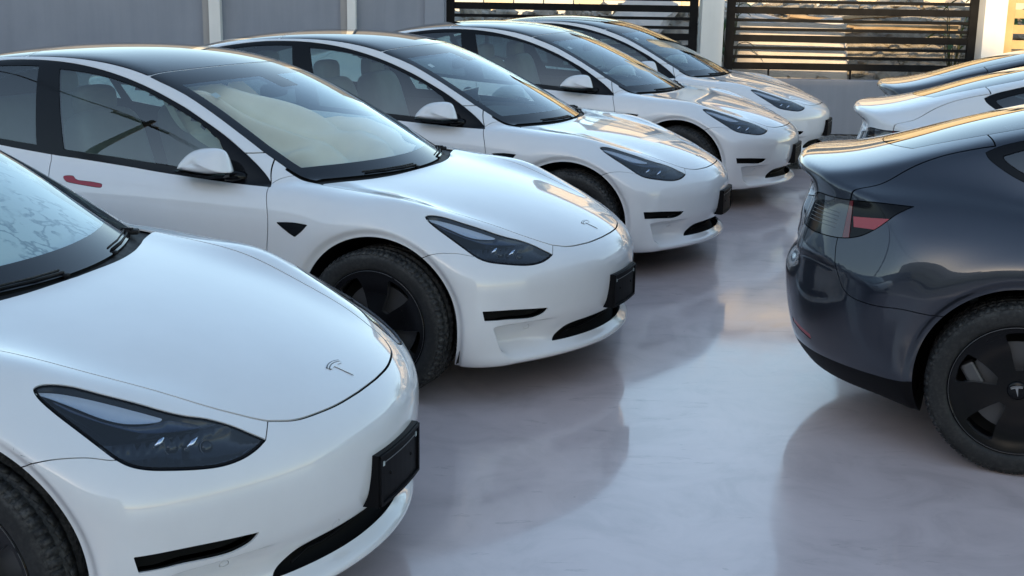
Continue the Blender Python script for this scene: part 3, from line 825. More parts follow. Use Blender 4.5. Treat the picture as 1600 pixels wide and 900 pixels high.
# --- door mirrors, folded in against the doors
MP = spline([(1.858,.946),(1.846,.972),(1.800,1.016),(1.746,1.041),(1.662,1.051),(1.610,1.041),(1.585,1.003),(1.566,.948),(1.65,.936),(1.77,.938)], corners=(0,7), n=5)
mc = MP.mean(0)
for sg in (1,-1):
    V_ = []; Tm = []; n_ = len(MP)
    rings = [(0.0,.93),(.12,.97),(.25,.99)]+[(.25+.75*math.sin(q_), .99*math.cos(q_)**.55) for q_ in np.linspace(.12, 1.50, 14)]
    for t, s in rings:
        for x, z in MP:
            w_ = (x-1.57)/.28
            V_.append((mc[0]+(x-mc[0])*s, sg*(.842+(.112-.03*max(w_,0))*t*(1.12-.48*(mc[1]+(z-mc[1])*s-.936)/.115)), mc[1]+(z-mc[1])*s))
    V_.append((mc[0], sg*.940, mc[1])); V_.append((mc[0], sg*.842, mc[1]))
    for k in range(len(rings)-1):
        for i in range(n_):
            a_, b_ = k*n_+i, k*n_+(i+1) % n_; Tm += [(a_, b_, b_+n_), (a_, b_+n_, a_+n_)]
    k = (len(rings)-1)*n_
    Tm += [(k+i, k+(i+1) % n_, len(V_)-2) for i in range(n_)]+[((i+1) % n_, i, len(V_)-1) for i in range(n_)]
    bk_ = 0 if sg > 0 else .12        # the far one sits tucked further back
    V_ = [(x+bk_, y, z-.15*bk_) for x, y, z in V_]
    mir = top(reg(MB().add(V_, Tm).build('side_mirror', WHT, car, True)))
    lowp = MB(); lw2 = [(1.85,.943),(1.75,.936),(1.65,.934),(1.565,.945),(1.578,.930),(1.65,.921),(1.75,.924),(1.825,.934)]
    lowp.prism([(x+bk_, z-.001-.15*bk_) for x, z in lw2], 1, sg*.830, sg*.925)
    reg(lowp.build('mirror_base', M['gloss'], mir))
    reg(MB().tube([(1.55+bk_,sg*.775,.915),(1.58+bk_,sg*.81,.922),(1.62+bk_,sg*.85,.926)],[.030,.024,.022],10).build('mirror_arm', M['gloss'], mir, True))
# --- wipers on the glass
def on_skin(x, y, lift=.006):
    z = 1.5
    p = np.array([[x,y,z]])
    for _ in range(300):
        d = body(p)[0]
        if d < 1e-4: break
        p[0,2] -= max(d*.6, 2e-4)
    n = unit(grad(p))[0]
    return Vector(p[0]+n*lift), Vector(n)
for pts in ([(1.078+.486*y_*y_, y_) for y_ in (.03,.15,.28,.40)], [(1.080+.486*y_*y_, y_) for y_ in (-.30,-.42,-.53,-.62)]):
    A = [on_skin(x, y, .003)[0] for x, y in pts]
    B = [on_skin(x+.014, y, .002)[0] for x, y in pts]
    w_ = top(reg(MB().tube(A, [.006,.005,.004,.003], 6).box(A[0]-Vector((0,0,.010)),(.035,.028,.014),None,.005).build('wiper', M['trim'], car, True)))
    reg(MB().tube(B, .0032, 6).build('wiper_blade', M['rubber'], w_, True))
A = on_skin(1.245, -.60, .004)[0]
top(reg(MB().box(A,(.06,.04,.018),Matrix.Rotation(rad(25),4,'Z'),.006).box(A+Vector((.005,.01,.010)),(.04,.012,.012)).build('wiper_pivot', M['plastic'], car)))
S4 = [on_skin(x, y, -.004)[0] for x, y in ((1.915,.480),(1.878,.487),(1.882,.525),(1.919,.518))]
reg(MB().add(S4, [(0,1,2,3)]).build('windshield_sticker', M['sticker'], ws))
# --- the emblem on the hood: curved bar over a tapering stem
def emblem(size):
    a = np.linspace(-1, 1, 13); bar = []; low = []
    up = [(.50*t, .44-.10*t*t) for t in a]; dn = [(.49*t, .39-.10*t*t) for t in a[::-1]]
    T1 = [(.47*t, .345-.10*t*t) for t in a]
    T2 = [(.43,.175),(.30,.20),(.13,.225),(.10,.15),(0,-.52),(-.10,.15),(-.13,.225),(-.30,.20),(-.43,.175)]
    return [[(u*size, v*size) for u, v in pl] for pl in (up+dn, T1+T2)]
def emblem_obj(name, size, th, M4, parent, m):
    mb = MB()
    for pl in emblem(size):
        c = sum((Vector((*p,0)) for p in pl), Vector())/len(pl)
        n = len(pl); V = [M4 @ Vector((*p, 0)) for p in pl]+[M4 @ Vector((*p, th)) for p in pl]
        mb.add(V, [tuple(range(n,2*n))]+[(i,(i+1)%n,n+(i+1)%n,n+i) for i in range(n)])
    return reg(mb.build(name, m, parent))
c_, n_ = on_skin(.178, 0, .0004)
ex_ = Vector((n_.z, 0, -n_.x))          # along the hood, rearwards
ey_ = n_.cross(ex_)
M4 = Matrix(((ey_.x,ex_.x,n_.x,c_.x),(ey_.y,ex_.y,n_.y,c_.y),(ey_.z,ex_.z,n_.z,c_.z),(0,0,0,1)))
em = emblem_obj('emblem', .086, .0012, M4, hood, M['emblem_line'])
emblem_obj('emblem_face', .078, .0024, M4, hood, WHT)
# --- plate bracket on the nose
pb = MB()
def curvebox(mb, y0, y1, z0, z1, x0, x1, n=8, k=.35):
    ys = np.linspace(y0, y1, n+1); V = []; F = []
    for y in ys:
        s = k*y*y
        V += [(x0+s,y,z0),(x1+s,y,z0),(x1+s,y,z1),(x0+s,y,z1)]
    for i in range(n):
        for j in range(4): F.append((4*i+j, 4*i+(j+1)%4, 4*i+4+(j+1)%4, 4*i+4+j))
    F += [(3,2,1,0),(4*n,4*n+1,4*n+2,4*n+3)]
    return mb.add(V, F)
curvebox(pb, -.158,.158,.338,.496,-.012,.05)
plate = top(reg(pb.build('plate_bracket', M['trim'], car)))
fr = MB()
curvebox(fr, -.155,.155,.484,.493,-.019,-.005); curvebox(fr, -.155,.155,.341,.350,-.019,-.005)
curvebox(fr, -.155,-.144,.341,.493,-.019,-.005,1); curvebox(fr, .144,.155,.341,.493,-.019,-.005,1)
reg(fr.build('plate_frame', M['trim'], plate))
pk = MB(); curvebox(pk, -.128,.128,.4655,.4672,-.0145,-.005)
reg(pk.build('plate_line', M['plateline'], plate))
pk = MB()
for y in (.130,-.130): curvebox(pk, y-.006,y+.006,.458,.471,-.0148,-.005,1)
reg(pk.build('plate_clip', M['sticker'], plate))
pk = MB()
for y in (.08,-.08): pk.add(*sq((-.012+.35*y*y,y,.42),(.008,.012,.012),1.0,(10,6)))
reg(pk.build('plate_screw', M['trim'], plate, True))
# --- rear: plate recess panel on the lid and chrome emblem
rp_ = MB(); curvebox(rp_, -.25,.25,.715,.83,4.56,4.613,10,-.30)
top(reg(rp_.build('rear_plate_bracket', M['trim'], car)))
M4 = Matrix(((0,0,1,4.612),(1,0,0,0),(0,1,0,.915),(0,0,0,1)))
emblem_obj('rear_emblem', .085, .006, M4, lid, M['emblem'])
# --- wheels
def text_mesh(ch):
    cu = bpy.data.curves.new('t', 'FONT'); cu.body = ch; cu.size = .032; cu.extrude = .0007; cu.align_x = 'CENTER'
    ob = bpy.data.objects.new('t', cu); COL.objects.link(ob)
    dg = bpy.context.evaluated_depsgraph_get(); me = bpy.data.meshes.new_from_object(ob.evaluated_get(dg))
    V = [tuple(v.co) for v in me.vertices]; F = [tuple(p.vertices) for p in me.polygons]
    bpy.data.objects.remove(ob); bpy.data.meshes.remove(me); bpy.data.curves.remove(cu)
    return V, F
LET = {c: text_mesh(c) for c in set('MICHELIN')}
WM = {}
prof = [(.232,-.098),(.246,-.110),(.275,-.119),(.300,-.119),(.318,-.112),(.327,-.099),(.3295,-.078),(.323,-.076),(.323,-.068),(.331,-.066),(.333,-.034),(.326,-.032),(.326,-.022),(.3335,-.020),
        (.3335,.020),(.326,.022),(.326,.032),(.333,.034),(.331,.066),(.323,.068),(.323,.076),(.3295,.078),(.327,.099),(.318,.112),(.300,.119),(.285,.1195),(.268,.118),(.257,.113),(.251,.105),(.243,.096)]
V_, F_ = lathe(prof, 96)
ty = MB().add(V_, F_)
for k in range(74):                    # shoulder blocks and sipes
    a = 2*PI*k/74
    for t, r, w, tl_ in ((.098,.3275,.036,24),(-.098,.3275,.036,-24)):
        Rm = Matrix.Rotation(-a, 4, 'Y')
        ty.box(Rm @ Vector((r,t,0)), (.0026,w,.0185), Rm @ Matrix.Rotation(rad(tl_),4,'Z'))
for k in range(60):
    a = 2*PI*(k+.5)/60
    for t, ang in ((.050,18),(-.050,-18),(0,-22)):
        Rm = Matrix.Rotation(-a, 4, 'Y')
        ty.box(Rm @ Vector((.3325,t,0)), (.005,.026,.026), Rm @ Matrix.Rotation(rad(ang),4,'X'))
WM['tyre'] = ty
rim = MB(); V_, F_ = lathe([(.215,-.02),(.236,.05),(.247,.088),(.2515,.100),(.2495,.1085),(.244,.1095),(.242,.106)], 96); rim.add(V_, F_)
# cover disc with five openings
rr = np.linspace(.02,.2315,24); aa = np.linspace(0, 2*PI, 181)[:-1]
hc = curve([(0,.088),(.05,.088),(.09,.084),(.15,.082),(.19,.088),(.215,.098),(.2315,.103)], .012, step=.002)
Vc = np.array([(r, a) for r in rr for a in aa]); na = len(aa)
Tc = []
for i in range(len(rr)-1):
    for j in range(na):
        p, q = i*na+j, i*na+(j+1)%na; Tc += [(p, p+na, q+na), (p, q+na, q)]
Tc = np.array(Tc)
def xyc(V): return np.stack([V[:,0]*np.cos(V[:,1]), hc(V[:,0]), V[:,0]*np.sin(V[:,1])], 1)
X3 = xyc(Vc)
ops = []
for k in range(5):
    b = rad(90+72*k+10)
    pl = []
    for r, d in ((.072,-8),(.076,13),(.12,17),(.175,18),(.212,17),(.215,4),(.213,-11),(.205,-15),(.15,-12),(.105,-11)):
        a = b+rad(d); pl.append((r*math.cos(a), r*math.sin(a)))
    ops.append(spline(pl, corners=(0,1,4,7), n=3))
def f_op(V):
    q = V[:,[0,2]]; g = np.full(len(V), .2)
    for pl in ops:
        c = pl.mean(0); k = ((q-c)**2).sum(1) < .12**2
        if k.any(): g[k] = np.minimum(g[k], poly_sdf(q[k], pl))
    return g
X3, Tc = refine(X3, Tc, f_op, .006, 2, project=False)
X3[:,1] = hc(np.hypot(X3[:,0], X3[:,2]))
X3, _, Tc = cut(X3, Tc, f_op(X3)); X3, Tc = compact(X3, Tc)
E, te = edges_of(Tc); cnt = np.bincount(te.ravel(), minlength=len(E))
be = E[cnt == 1]; be = be[(np.hypot(X3[be[:,0],0], X3[be[:,0],2]) > .03) & (np.hypot(X3[be[:,0],0], X3[be[:,0],2]) < .235)]
X3 = X3*[1.047,1,1.047]
cv = MB(); cv.add(X3, Tc[:, ::-1])
wall = MB()
for a, b in be:
    A, B = X3[a], X3[b]
    wall.add([A, B, B*[.985,1,.985]-[0,.030,0], A*[.985,1,.985]-[0,.030,0]], [(0,1,2,3)])
edge = MB().tube([(.2455*math.cos(t),.1085,.2455*math.sin(t)) for t in np.linspace(0,2*PI,97)], .0010, 6, False)
WM['cover'] = cv; WM['wall'] = wall; WM['rim'] = rim
cap = MB(); V_, F_ = lathe([(.001,.099),(.030,.098),(.036,.093),(.037,.085)], 40); cap.add(V_, F_)
bk = MB(); V_, F_ = lathe([(.01,.052),(.06,.052),(.062,.03),(.175,.03),(.175,.022)], 48); bk.add(V_, F_); bk.box((.150,.035,.055),(.055,.05,.12),Matrix.Rotation(rad(20),4,'Y'),.01)
back = MB(); V_, F_ = lathe([(.02,.0),(.236,.0)], 48); back.add(V_, F_)
let = MB()
for base in (90, 270):
    for i, ch in enumerate('MICHELIN'):
        a = rad(base-(i-3.5)*7.0)
        V_, F_ = LET[ch]
        out = []
        for u, v, w in V_:                # u along the circle (clockwise seen from outside), v outwards
            r = .276+v; al = a-u/.288
            out.append((-r*math.cos(al), .1185+w-.08*abs(r-.296), r*math.sin(al)))
        let.add(out, F_)
for i, (wx, sg) in enumerate(((.841,1),(.841,-1),(3.716,1),(3.716,-1))):
    w = empty('wheel', (wx-2.35, sg*.80, .334), 0 if sg > 0 else PI, car); reg(w)
    # spin the wheels a little differently
    if i == 0:
        objs = [WM['tyre'].build('tyre', M['rubber'], w, True), WM['rim'].build('rim', M['gloss'], w, True), WM['cover'].build('wheel_cover', M['cover'], w, True),
                WM['wall'].build('cover_spoke', M['spoke'], w), edge.build('rim_edge', M['rimedge'], w, True), cap.build('hub_cap', M['cover'], w, True), bk.build('brake', M['brake'], w), back.build('backing_plate', M['liner'], w), let.build('sidewall_lettering', M['letters'], w)]
        M4 = Matrix(((-1,0,0,0),(0,0,1,.0985),(0,1,0,0),(0,0,0,1)))
        e_ = emblem_obj('cap_emblem', .046, .0014, M4, w, M['emblem']); PROTO.pop(); objs.append(e_)
        me_t = objs[0].data
    else:
        objs2 = []
        for o in objs:
            c = o.copy(); COL.objects.link(c); c.parent = w; objs2.append(c)
        for c in objs2: reg(c)
    if i == 0:
        for o in objs: reg(o)
# ------------------------------------------------------------------ park the cars
def copy_tree(o, parent, paint_m):
    c = o.copy(); COL.objects.link(c); c.parent = parent
    if paint_m is not None and o.type == 'MESH' and o.data.materials[0] == M['white']:
        c.material_slots[0].link = 'OBJECT'; c.material_slots[0].material = paint_m
    for ch in o.children: copy_tree(ch, c, paint_m)
    return c
ROW_L, ROW_R = 'white cars parked nose out in the left row', 'cars parked tail out in the right row'
CARS = [  # nose x, nose y, heading, paint, group, label
 (-.3264, 3.5410, -.2793, None, ROW_L, 'nearest white sedan, its hood and headlight filling the lower left corner'),
 (.5243, 5.8755, -.3918, None, ROW_L, 'white sedan with cream cloth heaped behind its windshield and a red door handle'),
 (1.4040, 8.3862, -.3325, None, ROW_L, 'white sedan in the middle of the left row, third from the camera'),
 (2.4146, 10.9287, -.3632, None, ROW_L, 'white sedan in the left row, second from the fence'),
 (3.1704, 12.9828, -.3660, None, ROW_L, 'farthest white sedan of the left row, its nose against the low grey wall'),
 (5.6981, 4.1419, -.3562, M['navy'], ROW_R, 'dark blue sedan at the right edge showing its tail light and rear wheel'),
 (5.6981+.88, 4.1419+2.50, -.3562, None, ROW_R, 'white sedan in the right row behind the dark blue one, mostly its trunk showing'),
 (5.6981+1.56, 4.1419+4.45, -.3562, M['grey'], ROW_R, 'dark grey sedan farthest in the right row, only its trunk and roof showing'),
]
cars = []
for i in range(1, len(CARS)): cars.append(copy_tree(car, None, CARS[i][3]))
cars.insert(0, car)
for o, (X, Y, th, pm, grp, lab) in zip(cars, CARS):
    o.rotation_euler = (0, 0, th+PI)
    o.location = (X-math.cos(th)*2.35, Y-math.sin(th)*2.35, 0)
    tag(o, lab, 'car', grp)
# every wheel stands at its own angle
for ci, o in enumerate(cars):
    for w in o.children:
        if w.name.startswith('wheel') and w.type == 'EMPTY':
            front = w.location.x < 0; near = w.location.y > 0
            steer = (0, 0, .05, -.04, .03, 0, 0, 0)[ci] if front else 0
            spin = rad((37*ci+61*front+23*near) % 72)
            if ci == 5 and not front and near: spin = rad(12)
            w.rotation_mode = 'ZYX' if False else 'XYZ'
            w.rotation_euler = (0, spin, (0 if near else PI)+steer)
# the film-covered handle of the second car
for d in cars[1].children:
    if d.name.startswith('front_door'):
        for h in d.children:
            if 'visible_front_handle' in h.keys():
                h.material_slots[0].link = 'OBJECT'; h.material_slots[0].material = M['redfilm']
                h['label'] = 'door handle covered in dark red film'
for o in list(COL.objects):
    if 'visible_front_handle' in o.keys(): del o['visible_front_handle']

# ------------------------------------------------------------------ setting
def grid(name, x0, x1, y0, y1, nx, ny, zf, m, uv=False):
    xs, ys = np.linspace(x0, x1, nx+1), np.linspace(y0, y1, ny+1)
    X, Y = np.meshgrid(xs, ys, indexing='ij'); Z = zf(X, Y)
    V = np.stack([X, Y, Z], -1).reshape(-1, 3)
    i = np.arange(nx)[:,None]*(ny+1)+np.arange(ny)[None]
    F = np.stack([i, i+ny+1, i+ny+2, i+1], -1).reshape(-1, 4)
    return obj_from(name, V, F, m)
def floor_mat():
    m = mat('sealed_concrete_floor', (.27,.255,.27), .3, coat=.75, coat_rough=.08)
    v = coords(m)
    big = noise(m, v, .55, 5, .6, .4); mid = noise(m, v, 3.0, 6, .65, .8)
    st = coords(m, 'Object', (1.0, 5.5, 1)); tro = noise(m, st, 2.2, 7, .65, 1.2)
    a = ramp(m, big, [(.3, (.565,.460,.450)), (.55, (.61,.50,.487)), (.8, (.645,.53,.515))])
    b = ramp(m, mid, [(.34, g3(.84)), (.5, g3(.97)), (.66, g3(1.04))])
    mul = nd(m, 'ShaderNodeMix', data_type='RGBA', blend_type='MULTIPLY'); mul.inputs[0].default_value = 1
    lk(m, a, mul.inputs[6]); lk(m, b, mul.inputs[7])
    # thin dark trowel scuffs and specks
    sc = ramp(m, tro, [(.63, g3(1)), (.66, g3(.78)), (.69, g3(1))])
    vo = nd(m, 'ShaderNodeTexVoronoi'); lk(m, v, vo.inputs['Vector']); vo.inputs['Scale'].default_value = 3.6
    sp = ramp(m, vo.outputs['Distance'], [(.0, g3(.35)), (.012, g3(.5)), (.02, g3(1))])
    m2 = nd(m, 'ShaderNodeMix', data_type='RGBA', blend_type='MULTIPLY'); m2.inputs[0].default_value = 1
    lk(m, mul.outputs[2], m2.inputs[6]); lk(m, sc, m2.inputs[7])
    m3 = nd(m, 'ShaderNodeMix', data_type='RGBA', blend_type='MULTIPLY'); m3.inputs[0].default_value = 1
    lk(m, m2.outputs[2], m3.inputs[6]); lk(m, sp, m3.inputs[7])
    lk(m, m3.outputs[2], P(m).inputs['Base Color'])
    lk(m, ramp(m, mid, [(.3, g3(.04)), (.7, g3(.13))]), P(m).inputs['Coat Roughness'])
    lk(m, ramp(m, tro, [(.3, g3(.36)), (.7, g3(.44))]), P(m).inputs['Roughness'])
    add = nd(m, 'ShaderNodeMath', operation='ADD'); lk(m, tro, add.inputs[0]); lk(m, noise(m, v, 26, 4), add.inputs[1])
    b_ = bump(m, add.outputs[0], .035, .004)
    b2 = nd(m, 'ShaderNodeBump'); b2.inputs['Strength'].default_value = .06; b2.inputs['Distance'].default_value = .01
    lk(m, big, b2.inputs['Height']); lk(m, b2.outputs[0], P(m).inputs['Coat Normal'])
    return m
M['ground'] = noisy('bare_earth', (.10,.085,.065), (.17,.15,.12), .8, (.85,.95), 6, .6, .05, .2)
tag(grid('ground', -600, 600, -600, 600, 2, 2, lambda x, y: x*0-.03, M['ground']), kind='structure')
fl = MB().prism([(-16,-9),(14,-9),(14,13.2),(-16,12.2)], 2, -.028, 0.0)
tag(fl.build('floor', floor_mat()), kind='structure')
# gravel strip along the wall
M['stone'] = noisy('gravel_stone', (.10,.10,.10), (.26,.25,.24), 9, (.7,.85), 60, .3, .004)
tag(grid('gravel_bed', -16, 14, 12.3, 16.0, 60, 12, lambda x, y: -.020+.006*np.sin(9*x+4*y)*np.sin(7*y-3*x), M['stone']), kind='structure')
gv = []; gf = []
octv = np.array([(1,0,0),(-1,0,0),(0,1,0),(0,-1,0),(0,0,1),(0,0,-1)], float); octf = np.array([(0,2,4),(2,1,4),(1,3,4),(3,0,4),(2,0,5),(1,2,5),(3,1,5),(0,3,5)])
n_st = 9000
cx = RNG.uniform(-1.0, 7.5, n_st); cy = 12.35+3.6*RNG.random(n_st); edge = 12.2+(cx+16)/30
keep = cy > edge+.02; cx, cy = cx[keep], cy[keep]
sz = RNG.uniform(.008, .022, len(cx))
Vg = octv[None]*sz[:,None,None]*RNG.uniform(.6,1.3,(len(cx),6,1))
Vg = Vg*[1,1,.75]+np.stack([cx, cy, -.014+sz*.4], 1)[:,None]
Fg = octf[None]+6*np.arange(len(cx))[:,None,None]
tag(obj_from('gravel', Vg.reshape(-1,3), Fg.reshape(-1,3), M['stone'], smooth=False), 'grey crushed stone strewn along the foot of the wall', 'gravel', kind='stuff')

# --- boundary: grey plaster wall, low wall, white columns, slatted fences
YW = 16.0
def wall_mat(name, c0, c1, streak=.93):
    m = mat(name, c0, .75, spec=.3)
    v = coords(m)
    n = noise(m, v, 1.3, 7, .62)
    a = ramp(m, n, [(.3, c0), (.7, c1)])
    st = noise(m, coords(m, 'Object', (5, 5, .35)), 1.6, 6, .6)
    b = ramp(m, st, [(.38, g3(streak)), (.6, g3(1))])
    mul = nd(m, 'ShaderNodeMix', data_type='RGBA', blend_type='MULTIPLY'); mul.inputs[0].default_value = 1
    lk(m, a, mul.inputs[6]); lk(m, b, mul.inputs[7]); lk(m, mul.outputs[2], P(m).inputs['Base Color'])
    bump(m, noise(m, v, 55, 5), .12, .006)
    return m
M['wallgrey'] = wall_mat('grey_wall_paint', (.215,.235,.275), (.25,.27,.31))
M['lowgrey'] = wall_mat('low_wall_paint', (.22,.235,.27), (.255,.265,.30))
M['colwhite'] = wall_mat('white_column_paint', (.66,.65,.62), (.74,.73,.70), .95)
M['pil'] = wall_mat('pilaster_paint', (.28,.275,.27), (.33,.32,.31))
M['fence'] = noisy('black_powder_coat', (.004,.004,.0045), (.008,.008,.0085), 6, (.55,.7), 200, .05, .002, .12)
bw = MB().box(((-16-.86)/2, YW+.10, 1.55), (16-.86, .20, 3.1)).build('boundary_wall', M['wallgrey'])
tag(bw, 'tall plain grey plaster wall behind the left row', 'wall', kind='thing')
for x0, x1 in ((-3.735,-3.595),(-2.055,-1.95)):
    o = MB().box(((x0+x1)/2, YW-.06, 1.55), (x1-x0, .12, 3.1), None, .006).build('pilaster', M['colwhite'], bw)
    MB().box((x0-.045, YW-.03, 1.55), (.085, .06, 3.1)).build('pilaster_flank', M['pil'], bw)
MB().box((-1.0, YW-.025, 1.55), (.24, .05, 3.1), None, .004).build('pilaster_flank', M['wallgrey'], bw)
lw_ = MB().box(((-.86+9.5)/2, YW+.09, .33), (9.5+.86, .16, .672), None, .01).build('low_wall', M['lowgrey'])
tag(lw_, 'low grey painted wall under the black fence', 'wall', kind='thing')
tag(MB().box((2.39, YW+.09, 1.45), (.272, .27, 2.9), None, .008).build('fence_column', M['colwhite']), 'white square column between the two black fences', 'column', 'white columns of the boundary', 'thing')
tag(MB().box((5.83, YW+.09, 1.45), (.272, .27, 2.9), None, .008).build('fence_column', M['colwhite']), 'white square column right of the fences, warm sunlit upper half', 'column', 'white columns of the boundary', 'thing')
def fence(x0, x1, lab):
    r = empty('slatted_fence', ((x0+x1)/2, YW+.07, .67)); tag(r, lab, 'fence', 'black slatted fences on the low wall', 'thing')
    w = x1-x0
    for s in (-1, 1):
        MB().box((s*(w/2-.05), 0, .80), (.10, .06, 1.56), None, .004).build('post', M['fence'], r)
    for k in range(5):
        z = .82-.67+.335*k
        MB().box((0, -.004, z), (w-.202, .05, .082), None, .004).build('rail', M['fence'], r)
        if k < 4:
            for d in (.110, .218):
                MB().box((0, 0, z+d), (w-.202, .03, .038), None, .003).build('slat', M['fence'], r)
    for px in (-w*.32, 0.03, w*.33):
        MB().box((px, 0, .055), (.022, .022, .108)).build('foot_pin', M['fence'], r)
    return r
fence(-.86, 2.22, 'black slatted metal fence left of the white column, behind the car roofs')
fence(2.575, 5.645, 'black slatted metal fence right of the white column, rubble showing through')
# warm timber gate past the right column
M['timber'] = noisy('sunbleached_timber', (.42,.29,.13), (.52,.38,.19), 4, (.6,.75), 50, .2, .004)
gt = empty('timber_gate', (6.75, YW+.5, 0)); tag(gt, 'yellowish timber gate with slats past the right column', 'gate', kind='thing')
for x in (-.58, .62): MB().box((x, 0, 1.2), (.15, .12, 2.4), None, .008).build('post', M['timber'], gt)
for k in range(11): MB().box((.02, .02, .35+.19*k), (1.05, .03, .11), None, .004).build('slat', M['timber'], gt)

# --- rough ground and rubble beyond the fence
def fbm(x, y, s=1.0, o=5, seed=0):
    rg = np.random.default_rng(seed); z = 0*x
    for k in range(o):
        f = s*2**k
        for _ in range(3):
            a, p = rg.uniform(0, 2*PI), rg.uniform(0, 2*PI)
            z = z+np.sin(f*(x*np.cos(a)+y*np.sin(a))+p)/(3*1.8**k)
    return z
M['rubble'] = noisy('crushed_rubble', (.22,.20,.17), (.46,.42,.36), 7, (.85,.95), 30, .8, .03, .2, detail=9)
M['concrete'] = noisy('broken_concrete', (.48,.44,.40), (.64,.59,.55), 2.2, (.8,.9), 40, .3, .01, .25)
M['plank'] = noisy('weathered_plank', (.30,.21,.12), (.46,.34,.21), 5, (.7,.85), 60, .3, .006)
M['brickred'] = noisy('red_scrap', (.30,.05,.04), (.40,.08,.06), 5, (.6,.8), 40, .2, .005)
def mound(x, y):
    z = .55+.75*sst(16.6,18.6,y)-.5*sst(19.5,22,y)
    z = z+.10*fbm(x,y,2.0,4,3)+.05*fbm(x,y,9,3,5)+.35*gs(x,5.2,1.2)*gs(y,18.0,.8)
    return np.where(y < 16.25, .1, z)
tag(grid('rubble_mound', -2.5, 9, 16.2, 23, 240, 140, mound, M['rubble']), kind='structure')
# loose lumps on the mound
lv = []; lf = []; nb = 0
ico = bmesh.new(); bmesh.ops.create_icosphere(ico, subdivisions=1, radius=1); iv = np.array([v.co for v in ico.verts]); itx = np.array([[v.index for v in f.verts] for f in ico.faces]); ico.free()
for k in range(2600):
    x, y = RNG.uniform(-2.3, 8.5), 16.35+3.4*RNG.random()**1.3
    if 2.75 < x < 4.25 and y < 17.6 and RNG.random() < .8: continue
    s = RNG.uniform(.012, .05) if RNG.random() < .8 else RNG.uniform(.06, .17)
    V = iv*RNG.uniform(.6, 1.25, (len(iv),1))*[s, s*RNG.uniform(.6,1), s*RNG.uniform(.5,.9)]
    a = RNG.uniform(0, PI); V = V @ np.array([[math.cos(a), math.sin(a), 0], [-math.sin(a), math.cos(a), 0], [0,0,1]])
    z = float(mound(np.array([x]), np.array([y]))[0])
    lv.append(V+[x,y,z+.3*s]); lf.append(itx+nb); nb += len(iv)
tag(obj_from('loose_rubble', np.concatenate(lv), np.concatenate(lf), M['rubble'], smooth=False), 'crushed stone and broken lumps heaped behind the fence', 'rubble', kind='stuff')
def slab(name, c, d, rot, m, lab, cat, grp, seed):
    rg = np.random.default_rng(seed)
    bm = bmesh.new(); bmesh.ops.create_cube(bm, size=1)
    bmesh.ops.subdivide_edges(bm, edges=list(bm.edges), cuts=3, use_grid_fill=True)
    for v in bm.verts:
        edge = max(abs(v.co.x), abs(v.co.y)) > .49
        j = .09 if edge else .015
        v.co = Vector((v.co.x*d[0]*(1+rg.uniform(-j,j)), v.co.y*d[1]*(1+rg.uniform(-j,j)), v.co.z*d[2]*(1+rg.uniform(-.08,.08))))
    me = bpy.data.meshes.new(name); bm.to_mesh(me); bm.free(); me.materials.append(m)
    o = bpy.data.objects.new(name, me); COL.objects.link(o)
    o.location = c; o.rotation_euler = [rad(a) for a in rot]
    return tag(o, lab, cat, grp)
GR = 'broken concrete slabs on the rubble'
slab('concrete_slab', (3.40,16.62,.86), (1.55,.95,.14), (74,2,3), M['concrete'], 'large smooth sunlit concrete slab leaning beside the white column', 'slab', GR, 1)
slab('concrete_slab', (3.85,17.15,1.02), (.9,.7,.14), (48,-8,-10), M['concrete'], 'pale concrete slab tilted behind the middle of the right fence', 'slab', GR, 2)
slab('concrete_slab', (3.35,17.6,1.30), (1.3,.5,.12), (20,12,25), M['concrete'], 'thin concrete piece lying on top of the mound near the column', 'slab', GR, 3)
slab('concrete_slab', (1.2,17.4,1.15), (.8,.5,.12), (30,-14,12), M['concrete'], 'pale broken slab behind the left fence, above the far car roof', 'slab', GR, 4)
slab('concrete_slab', (1.75,17.9,1.38), (.7,.6,.12), (38,15,-30), M['concrete'], 'upper pale slab chunk behind the left fence near the column', 'slab', GR, 5)
slab('concrete_slab', (-.1,17.3,1.05), (.9,.5,.14), (28,8,40), M['concrete'], 'grey slab chunk behind the left end of the left fence', 'slab', GR, 6)
GP = 'scrap planks on the rubble'
for i, (c, L, rz, ry, lab) in enumerate((((4.25,17.5,1.32),1.3,8,6,'long plank lying across the rubble, middle of the right fence'), ((4.95,17.6,1.42),1.1,-12,-5,'short plank propped on the rubble, right part of the right fence'),
        ((4.7,17.3,1.27),.9,25,3,'plank end poking out low among the rubble'), ((3.75,17.9,1.42),.8,-30,14,'angled plank on the slab top left of the longer planks'), ((5.1,17.2,1.28),1.4,4,-2,'thick beam lying lowest at the right of the rubble'))):
    o = MB().box((0,0,0), (L,.12,.045+.03*(i == 4)), None, .004).build('plank', M['plank']); o.location = c; o.rotation_euler = (rad(10*i-20), rad(ry), rad(rz)); tag(o, lab, 'plank', GP)
# --- neighbouring house in the evening sun
M['siding'] = noisy('cream_siding', (.62,.52,.36), (.70,.60,.43), 1.5, (.7,.8), 40, .1, .01)
M['panelw'] = noisy('white_panel', (.55,.53,.48), (.64,.62,.57), 1.5, (.7,.8), 40, .1, .01)
M['roofm'] = noisy('rusty_sheet_roof', (.16,.08,.05), (.24,.13,.08), 2, (.6,.8), 30, .2, .02)
M['winglass'] = mat('house_window_glass', (.02,.025,.03), .05, spec=.8)
hs_ = empty('neighbour_house', (12.0, 24.5, 0)); tag(hs_, 'cream panelled house standing beyond the rubble, sunlit', 'house')
MB().box((0, 1.6, 2.45), (19, 3, 4.9)).build('wall', M['siding'], hs_)
for k in range(34):
    MB().box((-9.2+.56*k, .085, 2.0), (.535, .03, 2.5)).build('wall_panel', M['panelw'] if (k*7 % 5) < 2 or k > 23 else M['siding'], hs_)
